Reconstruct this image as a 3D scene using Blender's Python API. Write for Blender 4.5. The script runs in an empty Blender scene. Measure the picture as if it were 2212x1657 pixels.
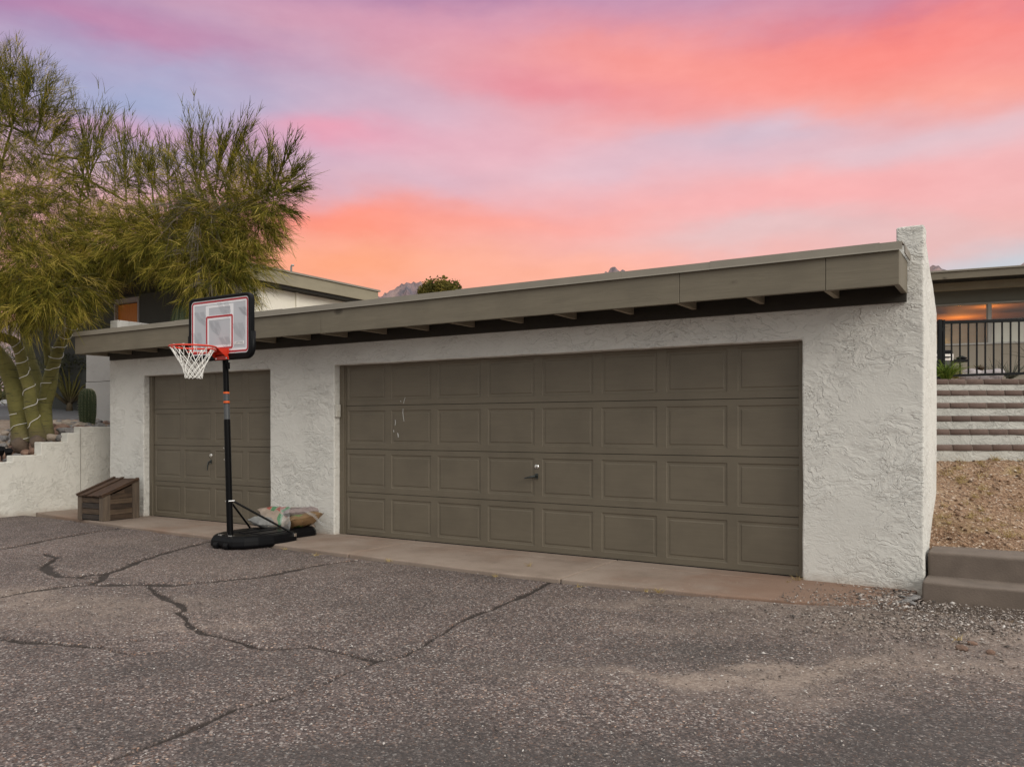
import bpy, bmesh, math, random
import numpy as np
from mathutils import Vector, Matrix, noise
random.seed(7); RNG = np.random.default_rng(11)
R = math.radians
sc = bpy.context.scene
COL = sc.collection

# ---------------------------------------------------------------- camera
FWD = np.array((-0.530, 0.848)); RGT = np.array((0.848, 0.530))
CAMZ, FPX = 1.34, 1750.0                      # eye height, focal length in px of a 2212 px wide view
cd = bpy.data.cameras.new('camera'); cam = bpy.data.objects.new('camera', cd); COL.objects.link(cam)
cd.sensor_width = 36; cd.lens = 36 * FPX / 2212; cd.shift_y = 93.5 / 2212
cd.clip_end = 20000; cd.clip_start = 0.05
cam.location = (0, 0, CAMZ); cam.rotation_euler = (R(90), 0, math.atan2(0.530, 0.848))
sc.camera = cam

# ---------------------------------------------------------------- light
sc.view_settings.view_transform = 'Standard'; sc.view_settings.look = 'None'
sc.view_settings.exposure = 0.0; sc.view_settings.gamma = 1
SUN_DIR = Vector((0.84, -0.32, 0.44)).normalized()
ld = bpy.data.lights.new('sun', 'SUN'); sun = bpy.data.objects.new('sun', ld); COL.objects.link(sun)
ld.energy = 1.35; ld.angle = R(26); ld.color = (1.0, 0.93, 0.82)
sun.rotation_euler = SUN_DIR.to_track_quat('Z', 'Y').to_euler(); sun.location = (20, -10, 15)

def srgb(r, g, b):
    f = lambda c: (c / 255 / 12.92) if c / 255 <= 0.04045 else ((c / 255 + 0.055) / 1.055) ** 2.4
    return (f(r), f(g), f(b), 1)

class NT:
    """tiny node-tree helper"""
    def __init__(s, tree): s.t = tree; s.n = tree.nodes; s.l = tree.links
    def put(s, inp, v):
        if hasattr(v, 'is_linked') or hasattr(v, 'links'): s.l.new(v, inp)
        else: inp.default_value = v
    def node(s, typ, ins=None, out=0, **kw):
        n = s.n.new(typ)
        for k, v in kw.items(): setattr(n, k, v)
        for k, v in (ins or {}).items(): s.put(n.inputs[k], v)
        return n.outputs[out]
    def m(s, op, a, b=0.0, c=0.0, clamp=False):
        n = s.n.new('ShaderNodeMath'); n.operation = op; n.use_clamp = clamp
        s.put(n.inputs[0], a); s.put(n.inputs[1], b)
        if len(n.inputs) > 2: s.put(n.inputs[2], c)
        return n.outputs[0]
    def vm(s, op, a, b=(0, 0, 0), out=0):
        n = s.n.new('ShaderNodeVectorMath'); n.operation = op
        s.put(n.inputs[0], a); s.put(n.inputs[1], b); return n.outputs['Value' if op in ('DOT_PRODUCT', 'LENGTH') else 0]
    def mix(s, f, a, b, blend='MIX'):
        n = s.n.new('ShaderNodeMix'); n.data_type = 'RGBA'; n.blend_type = blend
        s.put(n.inputs[0], f); s.put(n.inputs[6], a); s.put(n.inputs[7], b); return n.outputs[2]
    def sm(s, x, a, b, lo=0.0, hi=1.0):
        n = s.n.new('ShaderNodeMapRange'); n.interpolation_type = 'SMOOTHSTEP'
        s.put(n.inputs[0], x)
        for i, v in zip((1, 2, 3, 4), (a, b, lo, hi)): n.inputs[i].default_value = v
        return n.outputs[0]
    def noise(s, vec, scale, detail=3, rough=0.5, dist=0.0, out=0):
        n = s.n.new('ShaderNodeTexNoise')
        s.put(n.inputs['Vector'], vec); n.inputs['Scale'].default_value = scale
        n.inputs['Detail'].default_value = detail; n.inputs['Roughness'].default_value = rough
        n.inputs['Distortion'].default_value = dist; return n.outputs[out]
    def voro(s, vec, scale, feature='F1', out='Distance', rand=1.0, metric='EUCLIDEAN'):
        n = s.n.new('ShaderNodeTexVoronoi'); n.feature = feature
        if feature != 'DISTANCE_TO_EDGE': n.distance = metric
        s.put(n.inputs['Vector'], vec); n.inputs['Scale'].default_value = scale
        n.inputs['Randomness'].default_value = rand; return n.outputs[out]
    def ramp(s, f, stops, interp='LINEAR'):
        n = s.n.new('ShaderNodeValToRGB'); n.color_ramp.interpolation = interp
        e = n.color_ramp.elements
        while len(e) < len(stops): e.new(0.5)
        for el, (p, c) in zip(e, stops): el.position = p; el.color = tuple(c[:3]) + (1,)
        s.put(n.inputs[0], f); return n.outputs[0]
    def scale(s, vec, sx, sy, sz):
        return s.vm('MULTIPLY', vec, (sx, sy, sz))

# ---------------------------------------------------------------- world: dusk sky with lit clouds
w = bpy.data.worlds.new('World'); sc.world = w; w.use_nodes = True
g = NT(w.node_tree); g.n.clear()
d = g.node('ShaderNodeTexCoord', out='Generated')
d = g.vm('NORMALIZE', d)
fx = g.vm('DOT_PRODUCT', d, (FWD[0], FWD[1], 0)); rx = g.vm('DOT_PRODUCT', d, (RGT[0], RGT[1], 0))
az0 = g.m('MULTIPLY', g.m('ARCTAN2', rx, fx), 57.2958)
sep = g.n.new('ShaderNodeSeparateXYZ'); g.l.new(d, sep.inputs[0])
el0 = g.m('MULTIPLY', g.m('ARCSINE', sep.outputs[2]), 57.2958)
cmb = g.n.new('ShaderNodeCombineXYZ'); g.put(cmb.inputs[0], g.m('MULTIPLY', az0, 0.05)); g.put(cmb.inputs[1], g.m('MULTIPLY', el0, 0.13))
P = cmb.outputs[0]
n1 = g.noise(P, 1.1, 4, 0.5); n2 = g.noise(g.vm('ADD', P, (7.3, 2.1, 0)), 1.1, 4, 0.5); n3 = g.noise(P, 3.2, 5, 0.55)
az = g.m('ADD', az0, g.m('MULTIPLY', g.m('SUBTRACT', n1, 0.5), 9.0))
el = g.m('ADD', el0, g.m('ADD', g.m('MULTIPLY', g.m('SUBTRACT', n2, 0.5), 4.0), g.m('MULTIPLY', g.m('SUBTRACT', n3, 0.5), 1.8)))
def sky_at(x, y):
    a = math.atan((x - 1106) / FPX); e = math.atan((922 - y) / math.hypot(FPX, x - 1106)); return math.degrees(a), math.degrees(e)
col = g.ramp(g.m('DIVIDE', el0, 90.0), [(0.0, srgb(252, 178, 150)), (0.09, srgb(250, 176, 158)), (0.15, srgb(243, 182, 180)),
      (0.21, srgb(240, 178, 180)), (0.27, srgb(222, 162, 176)), (0.33, srgb(163, 138, 182)), (0.5, srgb(150, 146, 190)), (1.0, srgb(140, 150, 195))])
def gauss(x, y, sx, sy, c, k=1.0, tilt=0.0):
    """a soft bank of cloud or clear sky at a direction given through the photo's frame; sizes in degrees"""
    global col
    a, e = sky_at(x, y)
    u = g.m('SUBTRACT', az, a); v = g.m('SUBTRACT', el, e)
    v = g.m('SUBTRACT', v, g.m('MULTIPLY', u, tilt))
    q = g.m('ADD', g.m('POWER', g.m('ABSOLUTE', g.m('DIVIDE', u, sx)), 2.0), g.m('POWER', g.m('ABSOLUTE', g.m('DIVIDE', v, sy)), 2.0))
    f = g.m('MULTIPLY', g.m('EXPONENT', g.m('MULTIPLY', q, -1.0)), k)
    col = g.mix(f, col, srgb(*c))
gauss(380, 235, 17, 4.8, (160, 171, 205), 1.0, -0.03)
gauss(850, 250, 9, 3.2, (206, 180, 200), 0.75)
gauss(1050, 330, 12, 2.2, (236, 178, 190), 0.7)
gauss(0, 10, 13, 1.9, (158, 128, 172), 0.85)
gauss(300, 80, 8, 1.1, (204, 136, 168), 0.6)
gauss(1000, 45, 14, 2.0, (220, 156, 176), 0.7)
gauss(1000, -10, 9, 0.9, (166, 122, 162), 0.6)
gauss(2150, -25, 12, 1.3, (148, 112, 166), 0.85)
gauss(1900, 105, 20, 2.5, (253, 134, 122), 0.92, -0.01)
gauss(1450, 140, 12, 1.7, (250, 156, 146), 0.8, -0.08)
gauss(1150, 190, 7, 1.0, (238, 140, 152), 0.5, -0.12)
gauss(2050, 205, 15, 1.9, (255, 156, 136), 0.9, -0.03)
gauss(1950, 325, 15, 1.8, (224, 196, 204), 1.0, 0.02)
gauss(1480, 345, 10, 1.8, (234, 188, 198), 0.75)
gauss(720, 300, 5, 1.0, (238, 152, 172), 0.7)
gauss(280, 285, 10, 0.8, (226, 158, 182), 0.55)
gauss(1750, 425, 14, 1.6, (250, 176, 174), 0.85, 0.05)
gauss(1150, 430, 10, 1.4, (243, 180, 182), 0.6)
gauss(1640, 290, 9, 1.1, (208, 190, 206), 0.8, 0.03)
gauss(1300, 370, 7, 0.9, (222, 190, 202), 0.6, 0.05)
gauss(900, 400, 6, 1.0, (216, 184, 200), 0.6)
gauss(1560, 500, 7, 0.8, (224, 196, 198), 0.7, 0.04)
gauss(740, 480, 8, 1.7, (255, 142, 116), 0.95, -0.02)
gauss(1050, 490, 10, 1.1, (255, 160, 142), 0.7)
gauss(1750, 500, 10, 0.9, (226, 192, 192), 0.75)
gauss(760, 575, 12, 2.0, (255, 163, 114), 0.9)
gauss(1150, 590, 12, 1.6, (255, 178, 150), 0.8)
gauss(2160, 560, 8, 1.5, (198, 206, 214), 0.95, 0.06)
gauss(1900, 520, 7, 0.8, (228, 194, 192), 0.5, 0.05)
# fine streaks inside the banks
st = g.m('MULTIPLY', g.m('SUBTRACT', g.noise(g.vm('ADD', P, (0, 0, 3.7)), 4.2, 6, 0.6), 0.5), 0.13)
col = g.mix(1.0, col, g.vm('MULTIPLY', (1, 0.9, 0.85), g.node('ShaderNodeCombineXYZ', {0: st, 1: st, 2: st})), 'ADD')
# the half of the sky away from the photo is paler and brighter: the glow the garage front faces
back = g.sm(fx, 0.70, 0.42)
SKYB = 1.0
pale = g.ramp(g.m('DIVIDE', el0, 90.0), [(0, (0.86, 0.84, 0.80)), (0.25, (0.90, 0.91, 0.90)), (0.6, (1.0, 1.0, 0.98)), (1, (1.0, 1.02, 1.04))])
side = g.m('ADD', g.m('MULTIPLY', rx, 0.42), 1.02)      # brighter towards the right, where the glow is
pale = g.vm('MULTIPLY', pale, g.node('ShaderNodeCombineXYZ', {0: side, 1: side, 2: side}))
col = g.mix(back, col, pale)
zen = g.sm(el0, 36.0, 62.0)
col = g.mix(zen, col, (1.44, 1.41, 1.32, 1))
dark_below = g.sm(el0, -2.0, -8.0)
col = g.mix(dark_below, col, (0.10, 0.08, 0.07, 1))
sky = g.n.new('ShaderNodeTexSky'); sky.sky_type = 'NISHITA'; sky.sun_disc = False
sky.sun_elevation = math.asin(SUN_DIR.z); sky.sun_rotation = math.atan2(SUN_DIR.x, SUN_DIR.y)
b1 = g.n.new('ShaderNodeBackground'); g.put(b1.inputs[0], col); b1.inputs[1].default_value = 1.0
b2 = g.n.new('ShaderNodeBackground'); g.l.new(sky.outputs[0], b2.inputs[0]); b2.inputs[1].default_value = 0.0
b2.inputs[1].default_value = 0.004
add = g.n.new('ShaderNodeAddShader'); g.l.new(b1.outputs[0], add.inputs[0]); g.l.new(b2.outputs[0], add.inputs[1])
wo = g.n.new('ShaderNodeOutputWorld'); g.l.new(add.outputs[0], wo.inputs[0])

# ---------------------------------------------------------------- geometry helpers
def ray(u, v):
    r = (u - 1106) / FPX; up = (922 - v) / FPX
    xy = RGT * r + FWD
    return np.array((xy[0], xy[1], up))
def at_z(u, v, z): dd = ray(u, v); t = (z - CAMZ) / dd[2]; return Vector((dd[0] * t, dd[1] * t, z))
def at_y(u, v, y): dd = ray(u, v); t = y / dd[1]; return Vector((dd[0] * t, y, CAMZ + dd[2] * t))
def at_t(u, v, t): dd = ray(u, v); return Vector((dd[0] * t, dd[1] * t, CAMZ + dd[2] * t))

def tag(o, label=None, cat=None, group=None, kind=None):
    if label: o['label'] = label
    if cat: o['category'] = cat
    if group: o['group'] = group
    if kind: o['kind'] = kind
    return o
def empty(name, loc, label, cat, group=None):
    o = bpy.data.objects.new(name, None); COL.objects.link(o); o.location = loc; o.empty_display_size = 0.2
    return tag(o, label, cat, group)
def origin_of(o):
    v = Vector((0, 0, 0))
    while o is not None: v += o.location; o = o.parent
    return v
def link_mesh(name, me, m=None, parent=None, smooth=False, bevel=0.0, seg=2, loc=None):
    o = bpy.data.objects.new(name, me); COL.objects.link(o)
    if parent is not None:
        o.parent = parent; off = origin_of(parent); me.transform(Matrix.Translation(-off))
    elif loc is not None:
        me.transform(Matrix.Translation(-Vector(loc))); o.location = loc
    if m is not None and not me.materials: me.materials.append(m)
    if smooth:
        me.polygons.foreach_set('use_smooth', [True] * len(me.polygons))
    if bevel:
        b = o.modifiers.new('bevel', 'BEVEL'); b.width = bevel; b.segments = seg; b.limit_method = 'ANGLE'; b.angle_limit = R(40)
    return o
class MB:
    def __init__(s): s.v = []; s.f = []; s.mi = []; s.cur = 0
    def add(s, vs, fs):
        o = len(s.v); s.v += [tuple(x) for x in vs]; s.f += [tuple(i + o for i in f) for f in fs]; s.mi += [s.cur] * len(fs); return s
    def box(s, a, b, M=None):
        x0, y0, z0 = a; x1, y1, z1 = b
        vs = [Vector(p) for p in ((x0, y0, z0), (x1, y0, z0), (x1, y1, z0), (x0, y1, z0), (x0, y0, z1), (x1, y0, z1), (x1, y1, z1), (x0, y1, z1))]
        if M is not None: vs = [M @ p for p in vs]
        return s.add(vs, [(0, 3, 2, 1), (4, 5, 6, 7), (0, 1, 5, 4), (1, 2, 6, 5), (2, 3, 7, 6), (3, 0, 4, 7)])
    def prism(s, poly, axis, a, b, M=None):
        """poly: 2d points; extruded along axis (0,1,2) from a to b"""
        def mk(p, q):
            c = [0, 0, 0]; oth = [i for i in (0, 1, 2) if i != axis]; c[oth[0]] = p[0]; c[oth[1]] = p[1]; c[axis] = q; return Vector(c)
        n = len(poly); vs = [mk(p, a) for p in poly] + [mk(p, b) for p in poly]
        if M is not None: vs = [M @ p for p in vs]
        fs = [tuple(range(n))[::-1], tuple(range(n, 2 * n))] + [(i, (i + 1) % n, n + (i + 1) % n, n + i) for i in range(n)]
        return s.add(vs, fs)
    def tube(s, pts, rad, seg=8, cap=True, closed=False):
        pts = [Vector(p) for p in pts]; n = len(pts)
        if not hasattr(rad, '__len__'): rad = [rad] * n
        up = Vector((0, 0, 1)); rings = []; prev = None
        for i, p in enumerate(pts):
            if closed: t = pts[(i + 1) % n] - pts[i - 1]
            else: t = pts[min(i + 1, n - 1)] - pts[max(i - 1, 0)]
            t = t.normalized() if t.length > 1e-9 else Vector((0, 0, 1))
            if prev is None:
                a = t.cross(up) if abs(t.z) < 0.95 else t.cross(Vector((1, 0, 0)))
            else: a = prev - t * prev.dot(t)
            a.normalize(); prev = a; b = t.cross(a)
            rings.append([p + (a * math.cos(2 * math.pi * k / seg) + b * math.sin(2 * math.pi * k / seg)) * rad[i] for k in range(seg)])
        vs = [v for r_ in rings for v in r_]; fs = []
        for i in range(n if closed else n - 1):
            j = (i + 1) % n
            for k in range(seg): fs.append((i * seg + k, i * seg + (k + 1) % seg, j * seg + (k + 1) % seg, j * seg + k))
        if cap and not closed: fs += [tuple(range(seg))[::-1], tuple(range((n - 1) * seg, n * seg))]
        return s.add(vs, fs)
    def lathe(s, c, prof, seg=24, ribs=0, depth=0.0):
        c = Vector(c); vs = []; fs = []; n = len(prof)
        for (r_, z) in prof:
            for k in range(seg):
                a = 2 * math.pi * k / seg; rr = r_ * (1 - depth * (0.5 - 0.5 * math.cos(a * ribs))) if ribs else r_
                vs.append(c + Vector((rr * math.cos(a), rr * math.sin(a), z)))
        for i in range(n - 1):
            for k in range(seg): fs.append((i * seg + k, i * seg + (k + 1) % seg, (i + 1) * seg + (k + 1) % seg, (i + 1) * seg + k))
        fs += [tuple(range(seg))[::-1], tuple(range((n - 1) * seg, n * seg))]
        return s.add(vs, fs)
    def build(s, name, m=None, parent=None, smooth=False, bevel=0.0, seg=2, loc=None, mats=None):
        me = bpy.data.meshes.new(name); me.from_pydata([tuple(v) for v in s.v], [], s.f)
        if mats:
            for q in mats: me.materials.append(q)
            me.polygons.foreach_set('material_index', s.mi)
        me.update()
        bm = bmesh.new(); bm.from_mesh(me); bmesh.ops.recalc_face_normals(bm, faces=bm.faces); bm.to_mesh(me); bm.free()
        return link_mesh(name, me, m, parent, smooth, bevel, seg, loc)
def np_mesh(name, V, F, m=None, parent=None, attrs=None, smooth=False, loc=None):
    V = np.asarray(V, dtype=np.float32); F = np.asarray(F, dtype=np.int32); k = F.shape[1]
    me = bpy.data.meshes.new(name)
    me.vertices.add(len(V)); me.vertices.foreach_set('co', V.ravel())
    me.loops.add(F.size); me.loops.foreach_set('vertex_index', F.ravel())
    me.polygons.add(len(F)); me.polygons.foreach_set('loop_start', np.arange(0, F.size, k, dtype=np.int32))
    me.polygons.foreach_set('loop_total', np.full(len(F), k, dtype=np.int32))
    me.update(calc_edges=True)
    for an, (typ, arr) in (attrs or {}).items():
        a = me.attributes.new(an, typ, 'POINT')
        if typ == 'FLOAT': a.data.foreach_set('value', np.asarray(arr, dtype=np.float32).ravel())
        else: a.data.foreach_set('color', np.asarray(arr, dtype=np.float32).ravel())
    return link_mesh(name, me, m, parent, smooth, loc=loc)
def grid_faces(nx, ny):
    i = np.arange((nx - 1) * (ny - 1)); r_ = i // (nx - 1); c = i % (nx - 1); a = r_ * nx + c
    return np.stack([a, a + 1, a + nx + 1, a + nx], 1)
# vectorised value noise for the heightfields
_T = RNG.random((256, 256))
def vnoise(x, y):
    x = np.asarray(x, float); y = np.asarray(y, float); xi = np.floor(x).astype(int); yi = np.floor(y).astype(int)
    fx_ = x - xi; fy_ = y - yi; fx_ = fx_ * fx_ * (3 - 2 * fx_); fy_ = fy_ * fy_ * (3 - 2 * fy_)
    q = lambda i, j: _T[i & 255, j & 255]
    return (q(xi, yi) * (1 - fx_) + q(xi + 1, yi) * fx_) * (1 - fy_) + (q(xi, yi + 1) * (1 - fx_) + q(xi + 1, yi + 1) * fx_) * fy_
def fbm(x, y, o=4):
    s = 0; a = 0.5
    for k in range(o): s = s + a * vnoise(np.asarray(x) * 2 ** k + 17.3 * k, np.asarray(y) * 2 ** k + 9.1 * k); a *= 0.5
    return s
def jitter(o_or_bm_verts, amp, fr):
    for v in o_or_bm_verts:
        v.co += noise.noise_vector(v.co * fr) * amp

# ---------------------------------------------------------------- materials
def mat(name):
    m = bpy.data.materials.new(name); m.use_nodes = True; t = NT(m.node_tree)
    t.bsdf = t.n['Principled BSDF']; t.co = t.node('ShaderNodeTexCoord', out='Object'); t.mat = m
    return t
def fin(t, color, rough=0.8, bump=None, dist=0.01, strength=0.5, metal=0.0, spec=None):
    t.put(t.bsdf.inputs['Base Color'], color); t.put(t.bsdf.inputs['Roughness'], rough)
    t.bsdf.inputs['Metallic'].default_value = metal
    if spec is not None: t.bsdf.inputs['Specular IOR Level'].default_value = spec
    if bump is not None:
        b = t.n.new('ShaderNodeBump'); t.put(b.inputs['Height'], bump); b.inputs['Distance'].default_value = dist; b.inputs['Strength'].default_value = strength
        t.l.new(b.outputs[0], t.bsdf.inputs['Normal'])
    return t.mat
def simple(name, c, rough=0.6, var=0.12, sc_=8, metal=0.0, bump=0.0, bsc=40, spec=None):
    t = mat(name); n_ = t.noise(t.co, sc_, 4)
    k = t.m('ADD', t.m('MULTIPLY', n_, 2 * var), 1 - var)
    c4 = tuple(c[:3]) + (1,)
    colr = t.mix(1.0, c4, t.node('ShaderNodeCombineColor', {0: k, 1: k, 2: k}), 'MULTIPLY')
    return fin(t, colr, rough, t.noise(t.co, bsc, 3) if bump else None, bump, 0.6, metal, spec)
def stucco(name, c, sc_=1.0, amt=1.0):
    t = mat(name)
    wv = t.noise(t.co, 2.2 * sc_, 2, out=1); p = t.vm('ADD', t.co, t.scale(wv, 0.22, 0.22, 0.22))
    p = t.scale(p, 0.75, 1, 1.25)
    def terr(v, n, w_):
        fr = t.m('FRACT', t.m('MULTIPLY', v, n)); return t.m('SUBTRACT', t.sm(fr, 0.0, w_), fr)
    a = t.noise(p, 3.0 * sc_, 5, 0.58, 0.3); b = t.noise(t.vm('ADD', p, (5, 3, 1)), 8.0 * sc_, 4, 0.6, 0.6)
    mk = t.sm(t.noise(t.co, 1.5 * sc_, 3), 0.36, 0.56); mk2 = t.sm(t.noise(t.vm('ADD', t.co, (9, 9, 2)), 2.4 * sc_, 3), 0.40, 0.58)
    h = t.m('ADD', t.m('MULTIPLY', terr(a, 9.0, 0.13), t.m('ADD', t.m('MULTIPLY', mk, 0.8), 0.2)), t.m('MULTIPLY', t.m('MULTIPLY', terr(b, 5.0, 0.16), mk2), 0.85))
    h = t.m('ADD', h, t.m('MULTIPLY', t.noise(t.co, 70, 3), 0.35))
    n_ = t.noise(t.co, 0.9, 4); k = t.m('ADD', t.m('MULTIPLY', n_, 0.16), 0.92)
    c4 = t.mix(1.0, tuple(c) + (1,), t.node('ShaderNodeCombineColor', {0: k, 1: k, 2: k}), 'MULTIPLY')
    geo = t.node('ShaderNodeNewGeometry', out='Position'); sp = t.n.new('ShaderNodeSeparateXYZ'); t.l.new(geo, sp.inputs[0])
    dirt = t.m('MULTIPLY', t.sm(t.m('ADD', sp.outputs[2], t.m('MULTIPLY', t.noise(t.co, 5, 4), 0.16)), 0.17, 0.03), 0.55)
    c4 = t.mix(dirt, c4, (0.30, 0.22, 0.16, 1))
    return fin(t, c4, 0.9, h, 0.0066 * amt, 1.0)
def woodgrain(name, c1, c2, rough=0.75, axis=0, knots=0.0, knotc=(0.1, 0.08, 0.06), sc_=1.0, bump=0.004, painted=False):
    t = mat(name); s_ = [14 * sc_] * 3; s_[axis] = 1.1 * sc_
    p = t.scale(t.co, *s_)
    a = t.noise(p, 2.0, 5, 0.6, 0.6); b = t.noise(p, 9.0, 3, 0.6)
    v = t.m('ADD', t.m('MULTIPLY', a, 0.7), t.m('MULTIPLY', b, 0.3))
    c4 = t.mix(t.sm(v, 0.32, 0.66), tuple(c1) + (1,), tuple(c2) + (1,)); h = v
    blot = t.noise(t.co, 2.3 * sc_, 4); c4 = t.mix(t.sm(blot, 0.35, 0.75, 0.0, 0.35), c4, tuple(x * 0.62 for x in c1) + (1,))
    if knots:
        q = [3.0] * 3; q[axis] = 1.6; q = t.scale(t.co, *q)
        dd = t.voro(q, 1.0); kc = t.sm(t.m('ADD', dd, t.m('MULTIPLY', t.noise(t.co, 26, 3, 0.6), 0.10)), 0.19, 0.10)
        c4 = t.mix(t.m('MULTIPLY', kc, knots), c4, tuple(knotc) + (1,))
        h = t.m('SUBTRACT', h, t.m('MULTIPLY', t.m('FRACT', t.m('MULTIPLY', dd, 22)), t.sm(dd, 0.22, 0.05, 0, 0.7)))
    return fin(t, c4, rough, h, bump, 0.6)

M = {}
M['stucco'] = stucco('white_stucco', (0.655, 0.640, 0.598))
M['stucco_cream'] = stucco('cream_stucco', (0.80, 0.76, 0.66), 1.4, 0.6)
M['stucco_grey'] = stucco('grey_stucco', (0.42, 0.41, 0.40), 1.4, 0.6)
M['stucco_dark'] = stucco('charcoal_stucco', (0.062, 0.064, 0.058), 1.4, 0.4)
M['door'] = woodgrain('taupe_door_paint', (0.133, 0.111, 0.079), (0.147, 0.122, 0.087), 0.62, 0, 0, sc_=1.2, bump=0.0012)
M['fascia'] = woodgrain('taupe_fascia_paint', (0.154, 0.132, 0.095), (0.182, 0.156, 0.113), 0.7, 0, 0.85, (0.055, 0.044, 0.030), 1.0, 0.004)
M['flash'] = simple('flashing_paint', (0.225, 0.200, 0.162), 0.5, 0.14, 5, 0.0, 0.0008, 60)
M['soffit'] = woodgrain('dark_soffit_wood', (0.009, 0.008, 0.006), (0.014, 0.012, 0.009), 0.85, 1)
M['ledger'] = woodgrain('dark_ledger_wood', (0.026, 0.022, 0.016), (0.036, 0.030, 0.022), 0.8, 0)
M['rafter'] = woodgrain('rafter_wood', (0.30, 0.26, 0.19), (0.36, 0.31, 0.23), 0.8, 1)
M['black_plastic'] = simple('black_plastic', (0.0055, 0.0055, 0.0065), 0.38, 0.15, 5, 0, 0.0006, 120, spec=0.12)
M['black_paint'] = simple('black_painted_steel', (0.0045, 0.0045, 0.005), 0.3, 0.1, 6, spec=0.12)
M['iron'] = simple('black_iron', (0.005, 0.006, 0.007), 0.45, 0.1, 8, spec=0.12)
M['chrome'] = simple('chrome', (0.75, 0.74, 0.72), 0.22, 0.05, 8, 1.0)
M['dark_metal'] = simple('dark_metal', (0.09, 0.10, 0.10), 0.3, 0.1, 8, 0.9)
M['red'] = simple('red_rim_paint', (0.62, 0.035, 0.012), 0.35, 0.1, 6)
M['red_print'] = simple('red_print', (0.42, 0.012, 0.022), 0.4, 0.08, 4)
M['white_print'] = simple('white_print', (0.80, 0.80, 0.83), 0.4, 0.04, 4)
M['hatch'] = simple('grey_print', (0.33, 0.34, 0.37), 0.45, 0.05, 4)
M['net'] = simple('white_net_cord', (0.85, 0.84, 0.80), 0.8, 0.08, 30)
M['orange'] = simple('orange_tape', (0.75, 0.12, 0.02), 0.5, 0.05, 8)
M['sticker'] = simple('grey_sticker', (0.07, 0.075, 0.08), 0.4, 0.3, 60)
M['white_plate'] = simple('white_plate', (0.8, 0.8, 0.8), 0.4, 0.05, 5)
t = mat('smoked_board'); fin(t, t.mix(t.noise(t.co, 3, 3), (0.44, 0.45, 0.49, 1), (0.54, 0.55, 0.59, 1)), 0.25); M['board'] = t.mat
# ================================================================= ground: one terrain sheet to the horizon
YW = 7.36                                   # face of the garage's front wall
WALL_STEPS = [(-9, 5.9, 0.72), (5.9, 6.38, 0.80), (6.38, 6.79, 0.895), (6.79, 7.22, 1.10), (7.22, 7.43, 1.243), (7.43, 9.2, 1.34)]
def bedz(x, y):
    """planting bed behind the stepped wall, climbing away from it"""
    b = np.interp(y, [-30, 5, 6.2, 6.6, 7.0, 7.3, 7.6, 8.5], [0.3, 0.55, 0.66, 0.78, 0.98, 1.12, 1.24, 1.30])
    fw = -0.53 * x + 0.848 * y
    return b + np.interp(fw, [13.6, 16, 22, 28.2, 40, 80], [0, .08, .22, .80, 1.4, 2.2]) * np.clip((-12.9 - x) / 1.0, 0, 1)
def slopez(x, y):
    """gravel bank right of the garage, from the concrete steps up to the brick stair"""
    fw = -0.53 * x + 0.848 * y
    a = np.maximum(np.interp(fw, [5.5, 6.55, 7.0, 8.15, 8.6], [0.20, 0.30, 0.42, 0.97, 1.05]), 0.325 + 0.02 * np.clip(y - 7.9, 0, 4))
    a = np.minimum(a, 0.318 + 0.72 * np.clip(y - 7.90, 0, 9)) - 0.3 * (y < 7.86)
    return a
def terrain(x, y):
    z = np.full(np.shape(x), -0.10)
    left = bedz(x, y) + (fbm(x * 0.5, y * 0.5) - 0.5) * np.where(-0.53 * x + 0.848 * y > 30, 0.35, 0.06)
    z = np.where(x < -13.12, left, z)
    fw = -0.53 * x + 0.848 * y
    back = np.clip(1.6 + 0.02 * (y - 9), 1.2, 4)
    z = np.where((x >= -13.12) & (y > 13.3), np.maximum(back, 1.6), z)
    z = np.where((x >= -13.12) & (x < -12.0) & (y > 9.6), 1.30, z)
    right = np.where(fw > 9.2, 1.86 + 0.012 * np.clip(fw - 11, 0, 60), np.where(fw > 8.3, 1.0, slopez(x, y) - 0.12))
    z = np.where((x > -0.66) & (y > 7.55), right, z)
    far = np.hypot(x, y)
    return z - np.clip((far - 60) / 400, 0, 1) * 3.0
lin = lambda a, b, s: list(np.arange(a, b, s))
gx = np.array([-4000, -2000, -1000, -500, -250, -140, -90, -60] + lin(-50, -20, 1.5) + lin(-20, -13.4, 0.3) + [-13.3, -13.13, -13.11, -12.9, -12.01, -11.99, -11, -9, -7, -5, -3, -1.5, -0.67, -0.65] + lin(-0.4, 6, 0.35) + lin(6, 20, 2) + [25, 35, 50, 80, 140, 250, 500, 1000, 2000, 4000])
gy = np.array([-3000, -1000, -400, -150, -60, -30, -15, -8, -4, 0, 2, 4, 5, 5.9, 6.2, 6.6, 7.0, 7.3, 7.54, 7.56] + lin(7.7, 13.2, 0.22) + [13.29, 13.31, 13.6] + lin(14, 30, 1.0) + lin(30, 60, 3) + [70, 90, 140, 250, 500, 1000, 2000, 4000])
X, Y = np.meshgrid(gx, gy); Z = terrain(X, Y)
t = mat('desert_soil')
c4 = t.ramp(t.noise(t.co, 0.8, 5, 0.6), [(0.3, (0.17, 0.115, 0.078)), (0.5, (0.23, 0.165, 0.115)), (0.7, (0.30, 0.225, 0.165))])
vc = t.voro(t.co, 26, out='Color'); sv = t.n.new('ShaderNodeSeparateColor'); t.l.new(vc, sv.inputs[0])
c4 = t.mix(t.sm(sv.outputs[0], 0.55, 0.6, 0, 0.8), c4, t.ramp(sv.outputs[1], [(0, (0.06, 0.05, 0.045)), (0.5, (0.26, 0.20, 0.16)), (1, (0.42, 0.37, 0.32))]))
M['soil'] = fin(t, c4, 0.95, t.voro(t.co, 26), 0.02, 0.5)
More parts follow.
